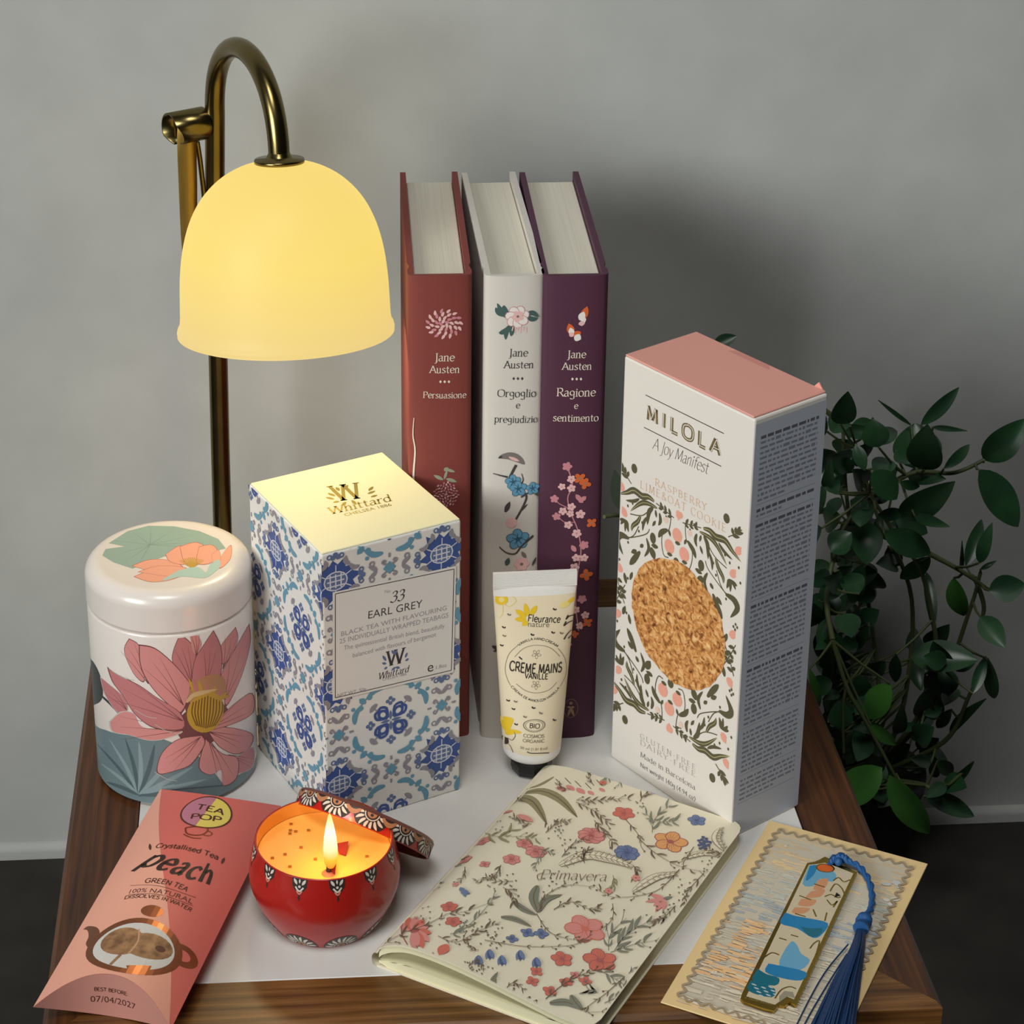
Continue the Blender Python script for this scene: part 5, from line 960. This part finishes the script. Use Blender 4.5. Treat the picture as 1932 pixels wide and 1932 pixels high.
# curled brass clip with a hanging strap
sb = noisemat('brass_strap', [(.3, (150, 120, 56)), (.7, (176, 144, 74))], (200, 200, 30), .38, 4, .1, .0002, metal=.9)
C0 = Vector((-.0785, .0265, .2318)); ax = Vector((-.86, -.50, 0)).normalized(); ay = Vector((0, 0, 1)); az = ax.cross(ay)
b = MB(); rows = []; rows2 = []
for k in range(33):
    th = math.radians(-75 + k * 330 / 32); R_ = .0076 - .0009 * k / 32
    d = az * math.cos(th) + ay * math.sin(th); l0 = -.0085; l1 = .0075 - .004 * max(0, math.sin(th - 2.6)) 
    rows.append([C0 + d * R_ + ax * l0 - LO, C0 + d * R_ + ax * l1 - LO]); rows2.append([C0 + d * (R_ - .0007) + ax * l1 - LO, C0 + d * (R_ - .0007) + ax * l0 - LO])
b.grid([r + [q[0], q[1], r[0]] for r, q in zip(rows, rows2)], brass); b.build('clip_band', lamp)
b = MB(); rows = []
for x0, x1, z, y in ((335, 369, 238, 0), (334, 370, 262, .001), (335, 371, 300, .001), (337, 372, 350, .0015), (339, 372, 400, .0015), (341, 373, 440, .0015), (344, 374, 480, .0015), (347, 376, 520, .0015)): rows.append([aty(x0, z, .026 - y) - LO, aty((x0 + x1) / 2, z, .0252 - y) - LO, aty(x1, z, .026 - y) - LO])
b.grid([r + [p + Vector((0, .0016, 0)) for p in r[::-1]] + [r[0]] for r in rows], sb); b.build('strap', lamp)
b = MB(); b.tube([aty(x, y, .0275) - LO for x, y in ((372, 268), (377, 300), (383, 350), (388, 400))], .0011, brass, 8); b.build('strap_pin', lamp)

# ------------------------------------------------------------------ trailing plant
plant = thing('potted_plant', 'dark green trailing leafy plant in a small dark pot right of the table', 'plant', (.238, .046, FL))
PO = Vector((.238, .046, FL))
potm = mat('dark_pot', (34, 34, 34), .5)
b = MB(); b.lathe([(0, 0), (.018, 0), (.019, .002), (.026, .052), (.027, .053), (.027, .060), (.025, .060), (.024, .056), (0, .055)], potm, 40); b.build('pot', plant)
lm = noisemat('plant_leaf', [(.3, (30, 58, 38)), (.7, (42, 80, 46))], (60, 60, 60), .34, 3, .1, .0004, spec=.5)
lm2 = noisemat('plant_young_leaf', [(.3, (50, 98, 40)), (.7, (70, 122, 50))], (60, 60, 60), .34, 3, .1, .0004, spec=.5)
stm = mat('plant_stem', (74, 84, 50), .55)
F = MB(); ST = MB()
def pleaf(p0, p1, w, mt, roll=0., droop=.1):
    p0, p1 = Vector(p0), Vector(p1); d = p1 - p0; l = d.length; t = d / l
    v = (CP - p0).normalized(); s = t.cross(v).normalized(); nn = s.cross(t); s = (s * math.cos(roll) + nn * math.sin(roll)); nn = s.cross(t)
    rows = []
    for i in range(13):
        q = i / 12; hw = w / 2 * (math.sin(math.pi * q ** .85) ** .75) if 0 < q < 1 else .0002
        c = p0 + d * q + nn * (droop * l * 4 * q * (1 - q)) * .35
        rows.append([c + s * hw * x - nn * abs(x) * hw * .28 * -1 for x in (-1, -.55, 0, .55, 1)])
    rows = [[p - PO for p in r] for r in rows]; F.grid(rows, mt)
def leaf_px(x0, y0, x1, y1, w, mt=None, Y=None, dy=None):
    Y = rnd.uniform(-.02, .03) if Y is None else Y; dy = rnd.uniform(-.018, .018) if dy is None else dy
    p0, p1 = aty(x0, y0, Y), aty(x1, y1, Y + dy); pleaf(p0, p1, w * .000232, mt or lm, rnd.uniform(-.35, .35), rnd.uniform(.05, .3))
    return p0
rnd = random.Random(9)
LV = ((1856, 868, 1934, 790, 60, 0), (1847, 886, 1921, 994, 62, 0), (1738, 801, 1809, 731, 28, 0), (1719, 802, 1657, 755, 9, 0), (1760, 806, 1825, 813, 11, 0), (1731, 886, 1727, 798, 92, 0), (1745, 886, 1750, 800, 66, 0), (1586, 800, 1600, 738, 46, 0), (1781, 884, 1829, 839, 22, 0), (1580, 808, 1680, 824, 28, 0), (1645, 890, 1692, 942, 52, 0), (1712, 896, 1785, 904, 34, 0), (1698, 974, 1802, 908, 56, 0), (1726, 974, 1792, 994, 22, 0), (1690, 976, 1750, 1006, 44, 0), (1632, 984, 1636, 1066, 62, 0), (1668, 1006, 1756, 1044, 52, 0),
      (1755, 1050, 1699, 1092, 36, 0), (1822, 1068, 1852, 980, 30, 0), (1848, 1062, 1872, 986, 26, 0), (1813, 1076, 1815, 1020, 9, 0), (1850, 1074, 1880, 1058, 10, 0), (1800, 1090, 1818, 1162, 42, 1), (1866, 1114, 1934, 1102, 54, 0), (1850, 1164, 1896, 1222, 46, 0), (1748, 1080, 1761, 1188, 24, 0), (1628, 1064, 1608, 1138, 38, 0), (1718, 1240, 1845, 1246, 66, 0), (1865, 1244, 1876, 1318, 28, 0), (1835, 1308, 1860, 1238, 24, 0), (1792, 1384, 1861, 1318, 22, 0), (1792, 1482, 1838, 1436, 18, 0), (1742, 1502, 1838, 1540, 42, 0), (1680, 1290, 1640, 1356, 52, 1), (1642, 1366, 1690, 1406, 26, 1), (1664, 1448, 1572, 1518, 68, 1), (1678, 1462, 1752, 1573, 58, 1), (1527, 1262, 1546, 1333, 18, 1))
nodes = []
for x0, y0, x1, y1, w_, g in LV:
    p = leaf_px(x0, y0, x1, y1, w_, lm2 if g else lm, -.035 if g and y0 > 1250 else None, .004 if g else None); nodes.append((p, g))
for k in range(180):
    if k < 144: x, y = (rnd.uniform(1556, 1700) if k < 84 else rnd.uniform(1530, 1640)), rnd.uniform(790, 1500)
    else: x, y = rnd.uniform(1690, 1800), rnd.uniform(1120, 1540)
    if x > 1640 and 1080 < y < 1200: continue
    a = rnd.uniform(0, 6.28); l = rnd.uniform(45, 80); w0 = rnd.uniform(20, 52)
    p = leaf_px(x, y, x + l * math.cos(a) * .7, y + l * math.sin(a) * .8, w0, lm, rnd.uniform(-.015, .05)); nodes.append((p, 0))
leaf_px(1346, 652, 1390, 634, 26, lm, .02, 0); leaf_px(1172, 962, 1160, 886, 26, mat('pale_leaf', (120, 140, 122), .5), -.062, 0)
ctr = PO + Vector((0, 0, .055))
def stem(pts, r0, r1): 
    C = [Vector(p) for p in cat([tuple(p) for p in pts], 8)]; n_ = len(C); ST.tube([p - PO for p in C], [r0 + (r1 - r0) * i / (n_ - 1) for i in range(n_)], stm, 7)
stem([aty(1571, 1208, -.03), aty(1597, 1295, -.034), aty(1632, 1359, -.035), aty(1673, 1435, -.035), aty(1690, 1468, -.034)], .0011, .0007)
stem([aty(1596, 1298, -.034), aty(1590, 1340, -.033), aty(1592, 1420, -.03)], .0008, .0006)
main = [[ctr, aty(1700, 1350, .02), aty(1720, 1130, .02), aty(1650, 960, .015), aty(1620, 850, .015)], [ctr, aty(1660, 1340, .03), aty(1640, 1150, .03), aty(1600, 960, .03), aty(1590, 800, .03)], [ctr, aty(1760, 1300, .01), aty(1745, 1100, .0), aty(1690, 1010, 0), aty(1640, 930, 0)], [ctr, aty(1760, 1330, .02), aty(1830, 1150, .01), aty(1850, 1080, .01)], [aty(1640, 940, .005), aty(1720, 893, 0), aty(1800, 892, 0), aty(1856, 868, 0)], [aty(1745, 1040, .01), aty(1810, 1075, .005), aty(1868, 1114, .005)],
        [aty(1571, 1208, -.03), aty(1560, 1120, -.01), aty(1590, 1000, .01), aty(1640, 940, .01)], [ctr, aty(1780, 1400, .02), aty(1830, 1310, .02), aty(1862, 1244, .02)], [ctr, aty(1740, 1480, .0), aty(1770, 1495, 0), aty(1836, 1438, 0)], [aty(1840, 1090, .01), aty(1856, 1140, .01), aty(1852, 1170, .01)], [aty(1590, 800, .03), aty(1480, 720, .03), aty(1346, 652, .02)], [aty(1575, 960, .03), aty(1400, 990, .02), aty(1240, 1000, -.02), aty(1178, 974, -.075), aty(1140, 975, -.087)]]
for M_ in main: stem(M_, .0013, .0008)
spine = [Vector(q) for M_ in main for q in cat([tuple(p) for p in M_], 8)]
for p, g in nodes:
    q = min(spine, key=lambda s_: (s_ - p).length)
    if .002 < (q - p).length < .05: ST.tube([q - PO, (q + p) / 2 - PO + Vector((0, 0, -.001)), p - PO], [.0007, .0006, .0005], stm, 5)
ST.build('stems', plant); F.build('foliage', plant)
